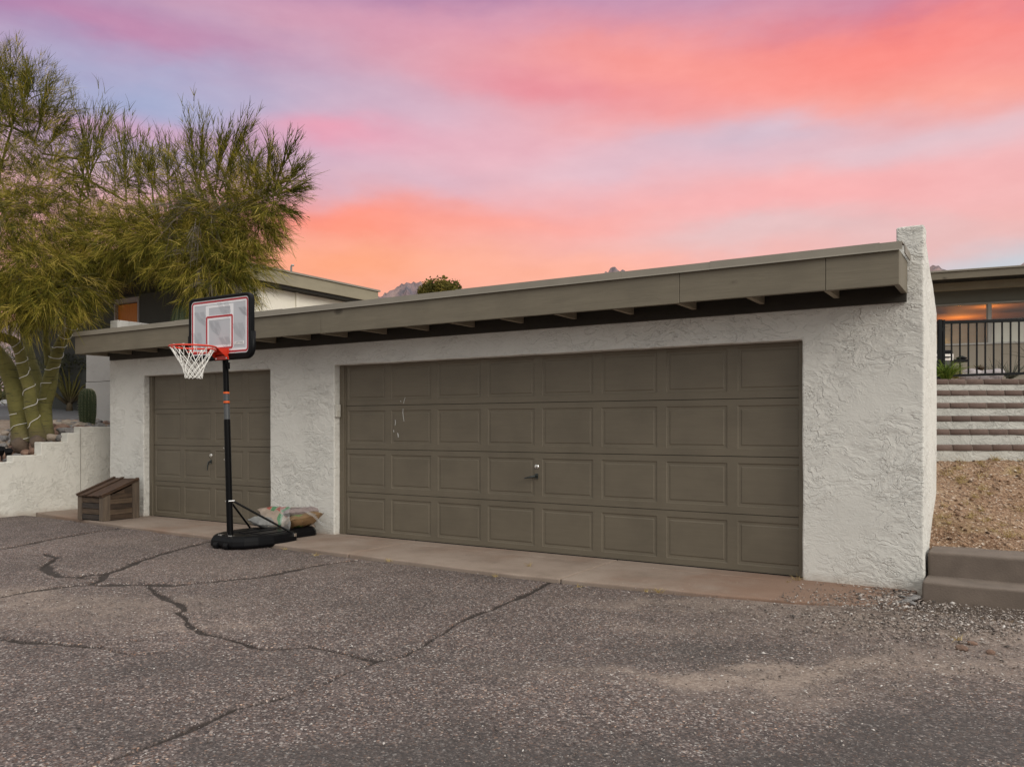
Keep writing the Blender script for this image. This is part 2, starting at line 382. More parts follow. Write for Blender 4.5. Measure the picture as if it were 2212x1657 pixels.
ground = np_mesh('ground', np.stack([X.ravel(), Y.ravel(), Z.ravel()], 1), grid_faces(len(gx), len(gy)), M['soil'])
tag(ground, 'wide desert ground rising behind the garage', 'ground', kind='structure')

# ---------------------------------------------------------------- asphalt driveway with cracks, worn and sandy patches
GZ = lambda y: -0.022 - 0.010 * np.clip(6.4 - y, 0, 6)
def on_drive(u, v):
    dd = ray(u, v); y = 5.0
    for _ in range(6):
        tt = (float(GZ(y)) - CAMZ) / dd[2]; y = dd[1] * tt
    return np.array((dd[0] * tt, y))
sx = np.concatenate([np.arange(-16, -12.6, 0.2), np.arange(-12.6, 2.6, 0.0135), np.arange(2.6, 14, 0.4)])
sy = np.concatenate([np.arange(-7, 2.2, 0.4), np.arange(2.2, 4.2, 0.0125), np.arange(4.2, 6.62, 0.0165)])
X, Y = np.meshgrid(sx, sy); Z = GZ(Y) + (fbm(X * 0.8, Y * 0.8) - 0.5) * 0.02
cr = np.zeros_like(X)
def crack(pts, wd, off=0.0, depth=1.0, wig=0.035):
    global cr
    W = np.array([on_drive((px + off) / 2.0, 1069.1 + py / 2.0) for px, py in pts])
    L = [];
    for a, b in zip(W[:-1], W[1:]):
        n = max(2, int(np.linalg.norm(b - a) / 0.05)); s_ = np.linspace(0, 1, n, endpoint=False)[:, None]; L.append(a + (b - a) * s_)
    L = np.concatenate(L + [W[-1:]])
    L = L + (np.stack([fbm(L[:, 0] * 6, L[:, 1] * 6), fbm(L[:, 0] * 6 + 40, L[:, 1] * 6 + 9)], 1) - 0.47) * wig * 2
    if not hasattr(wd, '__len__'): wd = [wd, wd]
    ws = np.interp(np.linspace(0, 1, len(L)), np.linspace(0, 1, len(wd)), wd)
    ws = ws * (0.45 + 1.1 * vnoise(L[:, 0] * 9, L[:, 1] * 9))
    for (a, b, w_) in zip(L[:-1], L[1:], ws):
        m_ = 0.09
        i0, i1 = np.searchsorted(sx, [min(a[0], b[0]) - m_, max(a[0], b[0]) + m_]); j0, j1 = np.searchsorted(sy, [min(a[1], b[1]) - m_, max(a[1], b[1]) + m_])
        if i1 <= i0 or j1 <= j0: continue
        px, py = X[j0:j1, i0:i1], Y[j0:j1, i0:i1]; ab = b - a
        tt = np.clip(((px - a[0]) * ab[0] + (py - a[1]) * ab[1]) / (ab @ ab + 1e-9), 0, 1)
        dd = np.hypot(px - a[0] - tt * ab[0], py - a[1] - tt * ab[1])
        cr[j0:j1, i0:i1] = np.maximum(cr[j0:j1, i0:i1], np.clip(1.35 - dd / max(w_ * 1.25, 0.0115), 0, 1) * depth)
crack([(-20, 240), (120, 212), (280, 180), (520, 143)], [.034, .042, .034])
crack([(190, 252), (250, 268), (195, 300), (215, 330), (270, 350), (330, 352), (400, 340), (460, 335), (520, 315), (620, 275), (760, 235), (915, 195)], [.018, .034, .042, .040, .036, .030, .028])
crack([(330, 352), (400, 360), (440, 350), (460, 335)], .030)
crack([(460, 335), (440, 365), (400, 380)], .030)
crack([(0, 440), (130, 415), (280, 395), (400, 385), (640, 382), (740, 385), (820, 378), (960, 365), (1130, 350), (1250, 325), (1380, 300), (1525, 279)], [.036, .042, .048, .046, .040, .040])
crack([(650, 390), (690, 430), (740, 455), (790, 470), (800, 500), (775, 500), (820, 560), (880, 595), (950, 605), (1050, 630), (1100, 650), (1140, 662), (1240, 658), (1330, 655), (1420, 665), (1500, 685), (1560, 700), (1640, 712)], [.012, .023, .025, .013, .021, .017, .017, .018])
crack([(1050, 628), (1085, 655), (1130, 660)], .012)
crack([(1640, 712), (1760, 690), (1900, 600), (1960, 560), (2050, 515), (2130, 490), (2212, 455), (2382, 375)], [.010, .010, .019, .022, .022])
crack([(1640, 712), (1480, 780), (1300, 850), (1100, 900), (950, 945), (800, 1010), (650, 1080), (540, 1130), (440, 1190)], [.011, .009, .010, .013, .016, .024, .020], wig=.05)
crack([(660, 1090), (600, 1125), (520, 1175)], .007, wig=.05)
crack([(-20, 616), (0, 620), (160, 635), (420, 655), (600, 625), (760, 600)], [.020, .026, .020, .008])
crack([(420, 655), (560, 690), (700, 680)], [.008, .004])
_lw = np.array([(x, np.interp(x, [-13, -10.3, -7.1, -3.9, -1.5], [6.78, 6.52, 6.385, 6.235, 6.40]) - .012) for x in np.arange(-12.9, -2.2, .12)])
_od = on_drive; on_drive = lambda u, v: _lw[int(u)]
crack([(2 * k, 0) for k in range(len(_lw))], [.020, .026, .020, .024, .020, .016], wig=.012); on_drive = _od
XW = X + (fbm(X * 1.1, Y * 1.1) - .47) * 1.2 + (fbm(X * 5, Y * 5) - .47) * .3; YW_ = Y + (fbm(X * 1.1 + 50, Y * 1.1) - .47) * 1.0 + (fbm(X * 5 + 9, Y * 5) - .47) * .28
def patch(u, v, ru, rv, k):
    """soft stain on the paving round the spot the photo shows, in ground metres"""
    c = on_drive(u, v); return k * np.exp(-(((XW - c[0]) * RGT[0] + (YW_ - c[1]) * RGT[1]) / ru) ** 2 - (((XW - c[0]) * FWD[0] + (YW_ - c[1]) * FWD[1]) / rv) ** 2)
sand = patch(110, 1300, 1.3, .30, .70) + patch(60, 1340, .9, .3, .40) + patch(450, 1335, .5, .25, .5) + patch(1550, 1455, .7, .16, 1.0) + patch(1880, 1445, .9, .18, 1.0) + patch(2080, 1410, .5, .2, .7) \
    + patch(1700, 1300, 1.0, .28, .75) + patch(1950, 1340, 1.0, .4, .8) + patch(2150, 1360, .8, .4, .7) + patch(1350, 1300, .6, .2, .5) + patch(1450, 1350, .5, .2, .35) + patch(620, 1220, 1.6, .5, .3) + patch(300, 1170, 1.5, .4, .35) + patch(1850, 1500, .9, .25, .45)
dark = patch(1530, 1400, .75, .28, .8) + patch(2150, 1560, .8, .5, .55) + patch(1200, 1450, 1.5, .4, .3) + patch(300, 1440, 1.2, .4, .55) + patch(700, 1620, 2.2, .30, .5) + patch(1500, 1640, 2.0, .2, .4) + patch(900, 1600, 2.0, .4, .35) + patch(1900, 1640, 1.2, .3, .5) + patch(900, 1290, 1.6, .3, .3)
Z = Z - 0.030 * cr
on = np.stack([X.ravel(), Y.ravel(), Z.ravel()], 1)
t = mat('weathered_asphalt')
vc = t.voro(t.co, 112, out='Color'); sv = t.n.new('ShaderNodeSeparateColor'); t.l.new(vc, sv.inputs[0])
vb = t.voro(t.co, 60, out='Color'); sw = t.n.new('ShaderNodeSeparateColor'); t.l.new(vb, sw.inputs[0])
st1 = [(0.0, (0.028, 0.022, 0.022)), (0.33, (0.062, 0.047, 0.045)), (0.60, (0.115, 0.087, 0.080)), (0.82, (0.185, 0.141, 0.127)), (0.92, (0.285, 0.228, 0.206)), (0.975, (0.50, 0.44, 0.41)), (1.0, (0.70, 0.66, 0.62))]
c4 = t.mix(0.28, t.ramp(sv.outputs[0], st1), t.ramp(sw.outputs[0], st1))
hue = t.mix(t.sm(sv.outputs[1], 0.8, 1.0), (1, 1, 1, 1), (1.25, 0.9, 0.68, 1)); c4 = t.mix(1.0, c4, hue, 'MULTIPLY')
big = t.noise(t.co, 0.9, 5, 0.6); mid = t.noise(t.co, 4.5, 4, 0.6)
k = t.m('ADD', t.m('ADD', t.m('MULTIPLY', big, 1.0), t.m("MULTIPLY", mid, 0.45)), 0.24)
c4 = t.mix(1.0, c4, t.node('ShaderNodeCombineColor', {0: k, 1: k, 2: k}), 'MULTIPLY')
A = lambda nm: t.node('ShaderNodeAttribute', out='Fac', attribute_name=nm)
ds = t.m('MULTIPLY', A('dark'), t.sm(t.m('ADD', t.noise(t.co, 5, 4), t.m('MULTIPLY', A('dark'), 0.3)), 0.40, 0.7)); c4 = t.mix(t.m('MULTIPLY', ds, 0.62, clamp=True), c4, (0.045, 0.040, 0.038, 1))
ss = t.m('MULTIPLY', A('sand'), t.sm(t.m('ADD', t.m('ADD', t.m('MULTIPLY', sv.outputs[2], 0.35), t.noise(t.co, 7, 5, 0.65)), t.m('MULTIPLY', A('sand'), 0.25)), 0.52, 0.9))
c4 = t.mix(t.m('MULTIPLY', ss, 0.85, clamp=True), c4, t.mix(sw.outputs[1], (0.21, 0.155, 0.125, 1), (0.35, 0.28, 0.235, 1)))
cs = t.sm(t.m('ADD', A('crack'), t.m('MULTIPLY', t.m('SUBTRACT', t.noise(t.co, 60, 4, 0.7), 0.5), 0.9)), 0.25, 0.6)
c4 = t.mix(t.m('MULTIPLY', cs, 0.9), c4, (0.024, 0.017, 0.014, 1))
h = t.m('ADD', t.m('MULTIPLY', t.voro(t.co, 112), 0.7), t.m('MULTIPLY', t.voro(t.co, 60), 0.5))
M['asphalt'] = fin(t, c4, 0.9, t.m('MULTIPLY', h, -1.0), 0.008, 0.55)
drive = np_mesh('driveway', on, grid_faces(len(sx), len(sy)), M['asphalt'], attrs={'crack': ('FLOAT', cr), 'sand': ('FLOAT', np.clip(sand, 0, 1)), 'dark': ('FLOAT', np.clip(dark, 0, 1))}, smooth=True)
tag(drive, 'cracked grey brown asphalt driveway in front of the garage', 'driveway', kind='structure')
del cr, on, sand, dark

# ---------------------------------------------------------------- concrete apron
t = mat('apron_concrete')
c4 = t.ramp(t.noise(t.co, 1.6, 6, 0.65), [(0.25, (0.20, 0.150, 0.118)), (0.5, (0.285, 0.22, 0.178)), (0.75, (0.345, 0.275, 0.228))])
c4 = t.mix(t.sm(t.noise(t.co, 0.7, 4), 0.48, 0.68, 0, 0.55), c4, (0.22, 0.122, 0.075, 1))
c4 = t.mix(t.sm(t.noise(t.vm('ADD', t.co, (3, 8, 1)), 3.5, 5, 0.7), 0.60, 0.78, 0, 0.5), c4, (0.12, 0.092, 0.075, 1))
sp_ = t.n.new('ShaderNodeSeparateXYZ'); t.l.new(t.co, sp_.inputs[0])
c4 = t.mix(t.m('MULTIPLY', t.sm(t.m('ADD', sp_.outputs[0], t.m('MULTIPLY', t.noise(t.co, 2.2, 5, .65), 2.2)), -1.9, -.6), .7), c4, (0.215, 0.118, 0.076, 1))
c4 = t.mix(t.sm(t.voro(t.co, 5.0), 0.035, 0.02, 0, 0.7), c4, (0.6, 0.55, 0.5, 1))
sp = t.noise(t.co, 120, 3, 0.7); k = t.m('ADD', t.m('MULTIPLY', sp, 0.5), 0.75)
M['concrete'] = fin(t, t.mix(1.0, c4, t.node('ShaderNodeCombineColor', {0: k, 1: k, 2: k}), 'MULTIPLY'), 0.9, sp, 0.003, 0.5)
mb = MB()
cuts = [-13.0, -11.55, -8.7, -6.0, -3.42, -0.70]
for a, b in zip(cuts[:-1], cuts[1:]):
    n = 18; front = []
    for i in range(n + 1):
        x = a + 0.006 + (b - a - 0.012) * i / n
        yf = np.interp(x, [-13, -10.3, -7.1, -3.9, -1.5, -0.7], [6.78, 6.52, 6.385, 6.235, 6.40, 6.72])
        front.append((x, yf + 0.02 * (noise.noise(Vector((x * 2.1, 1, 3)))) + 0.008 * noise.noise(Vector((x * 9, 4, 3)))))
    poly = front + [(b - 0.006, 7.215), (a + 0.006, 7.215)]; mb.box((a + .002, 7.224, -.09), (b - .002, 7.66, .003))
    mb.prism(poly, 2, -0.09, 0.004)
apron = tag(mb.build('apron', M['concrete'], bevel=0.012), 'pinkish concrete apron strip along the garage doors', 'apron', kind='structure')
# floor in the nook between garage and stepped wall
nook = MB().box((-13.04, 7.67, -0.09), (-11.9, 9.6, 0.002)); tag(nook.build('pavement', M['concrete']), 'concrete floor in the nook beside the garage', 'pavement', kind='structure')

# ================================================================= the garage
gar = empty('garage', (-6.3, YW, 0), 'low white stucco garage with a flat roof and two taupe panel doors', 'garage')
XL, XR = -11.97, -0.65
DOORS = [(-7.203, -1.604), (-11.10, -8.36)]; DTOP = 2.10
def grid_wall(xb, zb, filled, step, y0, y1, axis='x'):
    """front wall as a fine grid with true openings, given thickness y0..y1"""
    def sub(bs):
        o = []
        for a, b in zip(bs[:-1], bs[1:]):
            n = max(1, round((b - a) / step)); o += [a + (b - a) * i / n for i in range(n)]
        return o + [bs[-1]]
    xs, zs = sub(xb), sub(zb); bm = bmesh.new(); vd = {}
    def gv(i, j):
        if (i, j) not in vd: vd[(i, j)] = bm.verts.new((xs[i], y0, zs[j]))
        return vd[(i, j)]
    for i in range(len(xs) - 1):
        for j in range(len(zs) - 1):
            if filled((xs[i] + xs[i + 1]) / 2, (zs[j] + zs[j + 1]) / 2): bm.faces.new((gv(i, j), gv(i + 1, j), gv(i + 1, j + 1), gv(i, j + 1)))
    ex = bmesh.ops.extrude_face_region(bm, geom=bm.faces[:])
    for v in [e for e in ex['geom'] if isinstance(e, bmesh.types.BMVert)]: v.co.y = y1
    for v in bm.verts:
        v.co += noise.noise_vector(v.co * 2.3) * 0.006 + noise.noise_vector(v.co * 9) * 0.0028
    bmesh.ops.recalc_face_normals(bm, faces=bm.faces); return bm
def fill(x, z):
    if z > 2.62: return x < XL + 0.205 or x > -0.856
    return not any(a < x < b and z < DTOP for a, b in DOORS)
bm = grid_wall([XL, XL + 0.205, -11.10, -8.36, -7.203, -1.604, -0.856, XR], [-0.06, 2.10, 2.62, 2.985], fill, 0.065, YW, YW + 0.20)
me = bpy.data.meshes.new('front_wall'); bm.to_mesh(me); bm.free()
link_mesh('front_wall', me, M['stucco'], gar, bevel=0.016, seg=3, smooth=False)
# right end wall running back with a falling top, left end wall level
bm = bmesh.new()
def end_wall(name, x0, x1, prof, ybase):
    """prof: (y, top z) along the wall"""
    bm = bmesh.new(); rows = []
    ys = []
    for (a, za), (b, zb) in zip(prof[:-1], prof[1:]):
        n = max(1, round((b - a) / 0.08)); ys += [(a + (b - a) * i / n, za + (zb - za) * i / n) for i in range(n)]
    ys.append(prof[-1]); nz = 30
    for x in (x0, x1): rows.append([[bm.verts.new((x, y, -0.06 + (zt + 0.06) * k / nz)) for k in range(nz + 1)] for y, zt in ys])
    for s_ in (0, 1):
        for i in range(len(ys) - 1):
            for k in range(nz): bm.faces.new((rows[s_][i][k], rows[s_][i + 1][k], rows[s_][i + 1][k + 1], rows[s_][i][k + 1]))
    for i in range(len(ys) - 1):
        for k in (0, nz): bm.faces.new((rows[0][i][k], rows[0][i + 1][k], rows[1][i + 1][k], rows[1][i][k]))
    for i in (0, len(ys) - 1):
        for k in range(nz): bm.faces.new((rows[0][i][k], rows[0][i][k + 1], rows[1][i][k + 1], rows[1][i][k]))
    for v in bm.verts: v.co += noise.noise_vector(v.co * 2.3) * 0.006 + noise.noise_vector(v.co * 9) * 0.003
    bmesh.ops.recalc_face_normals(bm, faces=bm.faces)
    me = bpy.data.meshes.new(name); bm.to_mesh(me); bm.free(); return link_mesh(name, me, M['stucco'], gar, bevel=0.014, seg=2)
end_wall('end_wall', -0.853, XR - 0.003, [(YW + 0.20, 2.90), (8.02, 2.69), (8.60, 2.413)], 0)
end_wall('end_wall', XL + 0.003, XL + 0.202, [(YW + 0.20, 2.985), (13.2, 2.985)], 0)
MB().box((-11.76, 13.0, -0.06), (-1.35, 13.2, 2.66)).build('back_wall', M['stucco'], gar)
MB().box((-1.60, 8.0, -0.06), (-1.42, 13.0, 2.64)).build('side_wall', M['stucco'], gar)
# roof and eave
YF = 6.83
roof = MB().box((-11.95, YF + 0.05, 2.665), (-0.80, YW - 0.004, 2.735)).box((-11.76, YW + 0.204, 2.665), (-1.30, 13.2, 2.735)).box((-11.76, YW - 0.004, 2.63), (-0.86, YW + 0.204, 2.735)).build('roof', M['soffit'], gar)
xs = [-12.0, -8.75, -6.9, -2.533, -1.309, -0.772]
for i, (a, b) in enumerate(zip(xs[:-1], xs[1:])):
    dz = (0.0, 0.003, -0.002, 0.003, 0.0)[i]
    fb = MB().box((a + 0.0015, YF + (i % 2) * 0.002, 2.429 + dz), (b - 0.0015, YF + 0.042, 2.700))
    fb.build('fascia_board', M['fascia'], roof, bevel=0.004)
for x in (-12.0, -0.772 - 0.042):
    MB().box((x, YF + 0.0445, 2.429), (x + 0.042, YW - 0.006, 2.699)).build('fascia_board', M['fascia'], roof, bevel=0.004)
fl = MB(); cx = [-12.02, -9.6, -7.55, -4.95, -3.1, -2.25, -0.93, -0.752]
for i, (a, b) in enumerate(zip(cx[:-1], cx[1:])):
    o = 0.0025 * (i % 2); z1 = 2.757 + (0.004 if i % 2 else 0)
    fl.prism([(YF - 0.014 - o, 2.698), (YF - 0.026 - o, 2.690), (YF - 0.022 - o, 2.702), (YF - 0.016 - o, z1), (YF + 0.16, z1 + 0.004), (YF + 0.16, z1 - 0.003), (YF - 0.008, z1 - 0.006), (YF - 0.006, 2.703)], 0, a, b + (0.02 if i < 6 else 0))
for x, s_ in ((-12.02, 1), (-0.752, -1)): fl.box((x - 0.003 if s_ > 0 else x - 0.004, YF + 0.162, 2.696), (x + 0.004, YW - 0.01, 2.757))
fl.build('flashing', M['flash'], roof)
for k in range(18):
    x = -1.31 - 0.6265 * k
    MB().box((x - 0.022, YF + 0.046, 2.431), (x + 0.022, YW - 0.052, 2.66)).build('rafter', M['rafter'], roof, bevel=0.003)
for x, wd in ((-0.98, 0.16), (-1.27, 0.05), (-2.02, 0.05), (-4.53, 0.05)):
    MB().box((x - wd / 2, YF + 0.046, 2.447), (x + wd / 2, YF + 0.10, 2.50)).build('blocking', M['rafter'], roof)
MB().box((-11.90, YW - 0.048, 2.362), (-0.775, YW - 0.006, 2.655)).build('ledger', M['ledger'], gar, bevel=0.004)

# doors
YD = YW + 0.118
def garage_door(x0, x1, ncol, top):
    z1 = 2.134; n = 4; sh = z1 / n; P = (x1 - x0) / ncol
    door = MB(); frame = 0.0
    root = None
    for r_ in range(n):
        mb = MB(); za, zb = r_ * sh + 0.002, (r_ + 1) * sh - 0.004
        for c in range(ncol):
            xa, xb = x0 + c * P, x0 + (c + 1) * P
            px0, px1, pz0, pz1 = xa + 0.048, xb - 0.048, za + 0.066, zb - 0.060
            rings = [(xa, xb, za, zb, 0.0), (px0, px1, pz0, pz1, 0.0), (px0 + .007, px1 - .007, pz0 + .007, pz1 - .007, .007), (px0 + .030, px1 - .030, pz0 + .030, pz1 - .030, .0085), (px0 + .040, px1 - .040, pz0 + .040, pz1 - .040, .003)]
            o = []
            for (a, b, cc, d_, dep) in rings: o.append([(a, YD + dep, cc), (b, YD + dep, cc), (b, YD + dep, d_), (a, YD + dep, d_)])
            vs = [p for q in o for p in q]; fs = []
            for i in range(4):
                for k in range(4): fs.append((i * 4 + k, i * 4 + (k + 1) % 4, (i + 1) * 4 + (k + 1) % 4, (i + 1) * 4 + k))
            fs.append((16, 17, 18, 19)); mb.add(vs, fs)
        # section edges and back
        mb.add([(x0, YD, za), (x1, YD, za), (x1, YD, zb), (x0, YD, zb), (x0, YD + .04, za), (x1, YD + .04, za), (x1, YD + .04, zb), (x0, YD + .04, zb)], [(0, 4, 5, 1), (2, 6, 7, 3), (1, 5, 6, 2), (0, 3, 7, 4), (4, 7, 6, 5)])
        me = bpy.data.meshes.new('door_section'); me.from_pydata([tuple(v) for v in mb.v], [], mb.f)
        bm = bmesh.new(); bm.from_mesh(me); bmesh.ops.remove_doubles(bm, verts=bm.verts, dist=1e-5); bmesh.ops.recalc_face_normals(bm, faces=bm.faces); bm.to_mesh(me); bm.free()
        if root is None: root = bpy.data.objects.new('garage_door', None); COL.objects.link(root); root.parent = gar
        link_mesh('door_section', me, M['door'], root)
    return root
big = garage_door(-7.125, -1.56, 8, DTOP); small = garage_door(-11.025, -8.30, 4, DTOP)
for (a, b), dr in zip(DOORS, (big, small)):
    # stop moulding round each opening, against the door
    MB().box((a + 0.004, YD - 0.028, 0.006), (a + 0.075, YD + 0.03, 2.16)).build('door_stop', M['door'], gar, bevel=0.004)
    MB().box((a + 0.0755, YD - 0.012, 0.006), (a + 0.090, YD - 0.003, 2.11)).build('weather_strip', M['door'], gar, bevel=0.002)
    MB().box((b - 0.050, YD - 0.028, 0.006), (b + 0.01, YD + 0.03, 2.16)).build('door_stop', M['door'], gar, bevel=0.004)
    MB().box((a + 0.02, YD + 0.05, 0), (b - 0.02, YD + 0.08, 2.18)).build('door_backing', M['soffit'], gar)
    MB().box((a + 0.09, YD - 0.004, -0.004), (b - 0.05, YD + 0.03, 0.012)).build('bottom_seal', M['black_plastic'], dr)
def lock(dr, x, zl, zh, down):
    mb = MB(); ring = [(0.027, 0.0), (0.027, -0.006), (0.022, -0.012), (0.010, -0.013)]
    n = 20; vs = []; fs = []
    for (r_, y) in ring:
        for k in range(n): a = 2 * math.pi * k / n; vs.append((x + r_ * math.cos(a), YD + y, zl + r_ * math.sin(a)))
    for i in range(3):
        for k in range(n): fs.append((i * n + k, i * n + (k + 1) % n, (i + 1) * n + (k + 1) % n, (i + 1) * n + k))
    fs.append(tuple(range(3 * n, 4 * n))); mb.add(vs, fs); mb.build('lock_cylinder', M['chrome'], dr, smooth=False)
    MB().box((x - 0.004, YD - 0.0145, zl - 0.018), (x + 0.004, YD - 0.0132, zl - 0.002)).build('keyhole', M['black_plastic'], dr)
    h = MB().box((x - 0.016, YD - 0.012, zh - 0.026), (x + 0.016, YD - 0.0005, zh + 0.03))
    if down: h.tube([(x, YD - 0.010, zh), (x, YD - 0.045, zh), (x - 0.012, YD - 0.05, zh - 0.05), (x - 0.02, YD - 0.05, zh - 0.12)], [0.012, 0.013, 0.010, 0.006], 10)
    else: h.tube([(x, YD - 0.010, zh), (x, YD - 0.045, zh), (x - 0.05, YD - 0.05, zh - 0.008), (x - 0.125, YD - 0.05, zh - 0.022)], [0.012, 0.014, 0.012, 0.007], 10)
    h.build('handle', M['dark_metal'], dr, bevel=0.002)
lock(big, -4.36, 0.915, 0.812, False); lock(small, -9.70, 0.935, 0.845, True)
# paint scratches on the wide door
sm_ = simple('scratched_primer', (0.55, 0.54, 0.52), 0.7, 0.2, 60)
def scratch(pts, wd):
    mb = MB(); v = []
    P_ = [at_y((950 + px / 2.328) * .7373, (800 + py / 2.328) * .7373, YD - 0.0015) for px, py in pts]
    for i, p in enumerate(P_):
        ww = wd * (0.4 + 0.6 * math.sin(math.pi * (i + 0.5) / len(P_))); v += [p - Vector((ww, 0, 0)), p + Vector((ww, 0, 0))]
    mb.add(v, [(2 * i, 2 * i + 1, 2 * i + 3, 2 * i + 2) for i in range(len(P_) - 1)]); mb.build('paint_scratch', sm_, big)
scratch([(552, 848), (546, 866), (541, 890)], .004); scratch([(538, 925), (536, 950), (540, 985), (544, 1012)], .005); scratch([(484, 1000), (486, 1020), (483, 1040)], .005)
scratch([(500, 1090), (504, 1105), (505, 1120)], .008); scratch([(473, 1070), (475, 1085)], .006); scratch([(520, 870), (524, 880)], .004)
# keypad on the reveal of the wide door
kp = MB().box((-7.198, YW + 0.004, 1.46), (-7.165, YW + 0.075, 1.62)).build('keypad', simple('keypad_plastic', (0.55, 0.53, 0.47), 0.5), gar, bevel=0.006)
MB().box((-7.1648, YW + 0.012, 1.535), (-7.161, YW + 0.067, 1.612)).build('keypad_cover', simple('keypad_cover', (0.62, 0.60, 0.55), 0.5), kp, bevel=0.003)
# torn weather strip at the foot of the wide door
MB().prism([(-1.625, 0.02), (-1.60, 0.0), (-1.575, 0.14), (-1.585, 0.36), (-1.60, 0.20)], 1, YD - 0.045, YD - 0.03).build('torn_strip', simple('torn_strip', (0.34, 0.31, 0.26), 0.8), gar)
# ================================================================= basketball hoop
HX, HY = -7.58, 6.12
hoop = empty('basketball_hoop', (HX, HY, -0.02), 'portable basketball hoop with grey backboard, red rim, white net and black base', 'basketball hoop')
# base: hollow plastic tank, wide at the front, notched near the back
def base_outline(k):
    prof = [(-.18, -.15), (-.28, -.06), (-.35, .08), (-.40, .26), (-.405, .42), (-.38, .62), (-.30, .70), (-.235, .715), (-.215, .76), (-.225, .82), (-.24, 1.06), (-.19, 1.13)]
    pts = prof + [(-a, b) for a, b in reversed(prof)]
    cx, cy = 0, .45
    return [(cx + (a - cx) * k[0], cy + (b - cy) * k[1]) for a, b in pts]
mb = MB(); lev = [((.93, .95), 0.0), ((1.0, 1.0), 0.03), ((.99, .99), .085), ((.93, .955), .125), ((.86, .91), .140)]
n = 24; vs = []; fs = []
for k, z in lev: vs += [(HX + a, HY + b, -0.026 + z) for a, b in base_outline(k)]
for i in range(len(lev) - 1):
    for j in range(n): fs.append((i * n + j, i * n + (j + 1) % n, (i + 1) * n + (j + 1) % n, (i + 1) * n + j))
fs += [tuple(range(n))[::-1], tuple(range((len(lev) - 1) * n, len(lev) * n))]
mb.add(vs, fs)
base = mb.build('base', M['black_plastic'], hoop, bevel=0.018, seg=3)
tk = MB()
for dx in (-.20, .20): tk.box((HX + dx - .085, HY + .16, .108), (HX + dx + .085, HY + .54, .122))
tk.box((HX - .06, HY + .14, .108), (HX + .06, HY + .60, .124)); tk.build('tank_rib', M['black_plastic'], base, bevel=0.01)
for dx in (-.085, .085):
    v = MB().tube([(HX + dx - .032, HY - .13, .005), (HX + dx + .032, HY - .13, .005)], .042, 16); v.build('wheel', M['black_plastic'], hoop, bevel=0.004)
    MB().box((HX + dx - .03, HY - .10, .108), (HX + dx + .03, HY - .05, .122)).build('axle_clip', M['chrome'], hoop, bevel=0.003)
# pole, leaning a touch like the photo's
PT = Vector((HX - .075, HY - .03, 2.16)); PB = Vector((HX - .0, HY - .02, .02))
def pp(z): k = (z - PB.z) / (PT.z - PB.z); return PB + (PT - PB) * k
MB().tube([pp(.0), pp(1.42)], .0360, 20).tube([pp(1.42), pp(2.75)], .0325, 20).build('pole', M['black_paint'], hoop, bevel=0.002)
for z in (1.715, 1.61): MB().tube([pp(z), pp(z + .022)], .0340, 20).build('orange_band', M['orange'], hoop)
MB().tube([pp(1.635), pp(1.712)], .0334, 20).build('height_label', M['sticker'], hoop)
MB().tube([pp(1.425), pp(1.60)], .0332, 20).build('warning_label', M['sticker'], hoop)
for z in (1.10, .97): MB().tube([pp(z) + Vector((-.012, -.038, 0)), pp(z) + Vector((-.012, -.044, 0))], .007, 10).build('bolt', M['chrome'], hoop)
kn = MB().tube([pp(2.03) + Vector((.03, -.01, 0)), pp(2.03) + Vector((.075, -.02, 0))], .008, 8); q = pp(2.03) + Vector((.078, -.02, 0))
kn.box((q.x - .008, q.y - .012, q.z - .038), (q.x + .010, q.y + .012, q.z + .038)); kn.build('knob', M['black_plastic'], hoop, bevel=0.006)
for dx in (-.40, .40):
    a, b = pp(.50), Vector((HX + dx * .93, HY + .60, .075))
    MB().tube([a + Vector((dx * .06, .03, 0)), b], .0125, 10).build('brace', M['black_paint'], hoop)
    MB().tube([a + Vector((dx * .05, -.03, 0)), a + Vector((dx * .11, .035, 0))], .011, 10).build('bolt', M['chrome'], hoop)
    MB().box((b.x - .012, b.y - .03, b.z - .02), (b.x + .02, b.y + .01, b.z + .018)).build('brace_clip', M['chrome'], hoop, bevel=0.003)
# backboard
BX, BY, BW, BZ0, BZ1 = -7.462, 5.86, 1.035, 2.105, 2.782
def rrect(cx, cz, w_, h_, r_, n=6):
    o = []
    for sxx, szz, a0 in ((1, 1, 0), (-1, 1, 90), (-1, -1, 180), (1, -1, 270)):
        for k in range(n + 1):
            a = R(a0 + 90 * k / n); o.append((cx + sxx * (w_ / 2 - r_) + r_ * math.cos(a), cz + szz * (h_ / 2 - r_) + r_ * math.sin(a)))
    return o
def ring(outer, inner, y0, y1):
    n = len(outer); vs = [(a, y0, c) for a, c in outer] + [(a, y0, c) for a, c in inner] + [(a, y1, c) for a, c in outer] + [(a, y1, c) for a, c in inner]; fs = []
    for i in range(n):
        j = (i + 1) % n
        fs += [(i, j, n + j, n + i), (2 * n + i, 3 * n + i, 3 * n + j, 2 * n + j), (i, 2 * n + i, 2 * n + j, j), (n + i, n + j, 3 * n + j, 3 * n + i)]
    return vs, fs
bz, bh = (BZ0 + BZ1) / 2, BZ1 - BZ0
board = MB().prism(rrect(BX, bz, BW - .07, bh - .07, .04), 1, BY, BY + .012).build('backboard', M['board'], hoop)
fr = MB().add(*ring(rrect(BX, bz, BW, bh, .075), rrect(BX, bz, BW - .070, bh - .070, .05), BY - .016, BY + .05)); fr.build('rim_frame', M['black_plastic'], board, bevel=0.012, seg=3)
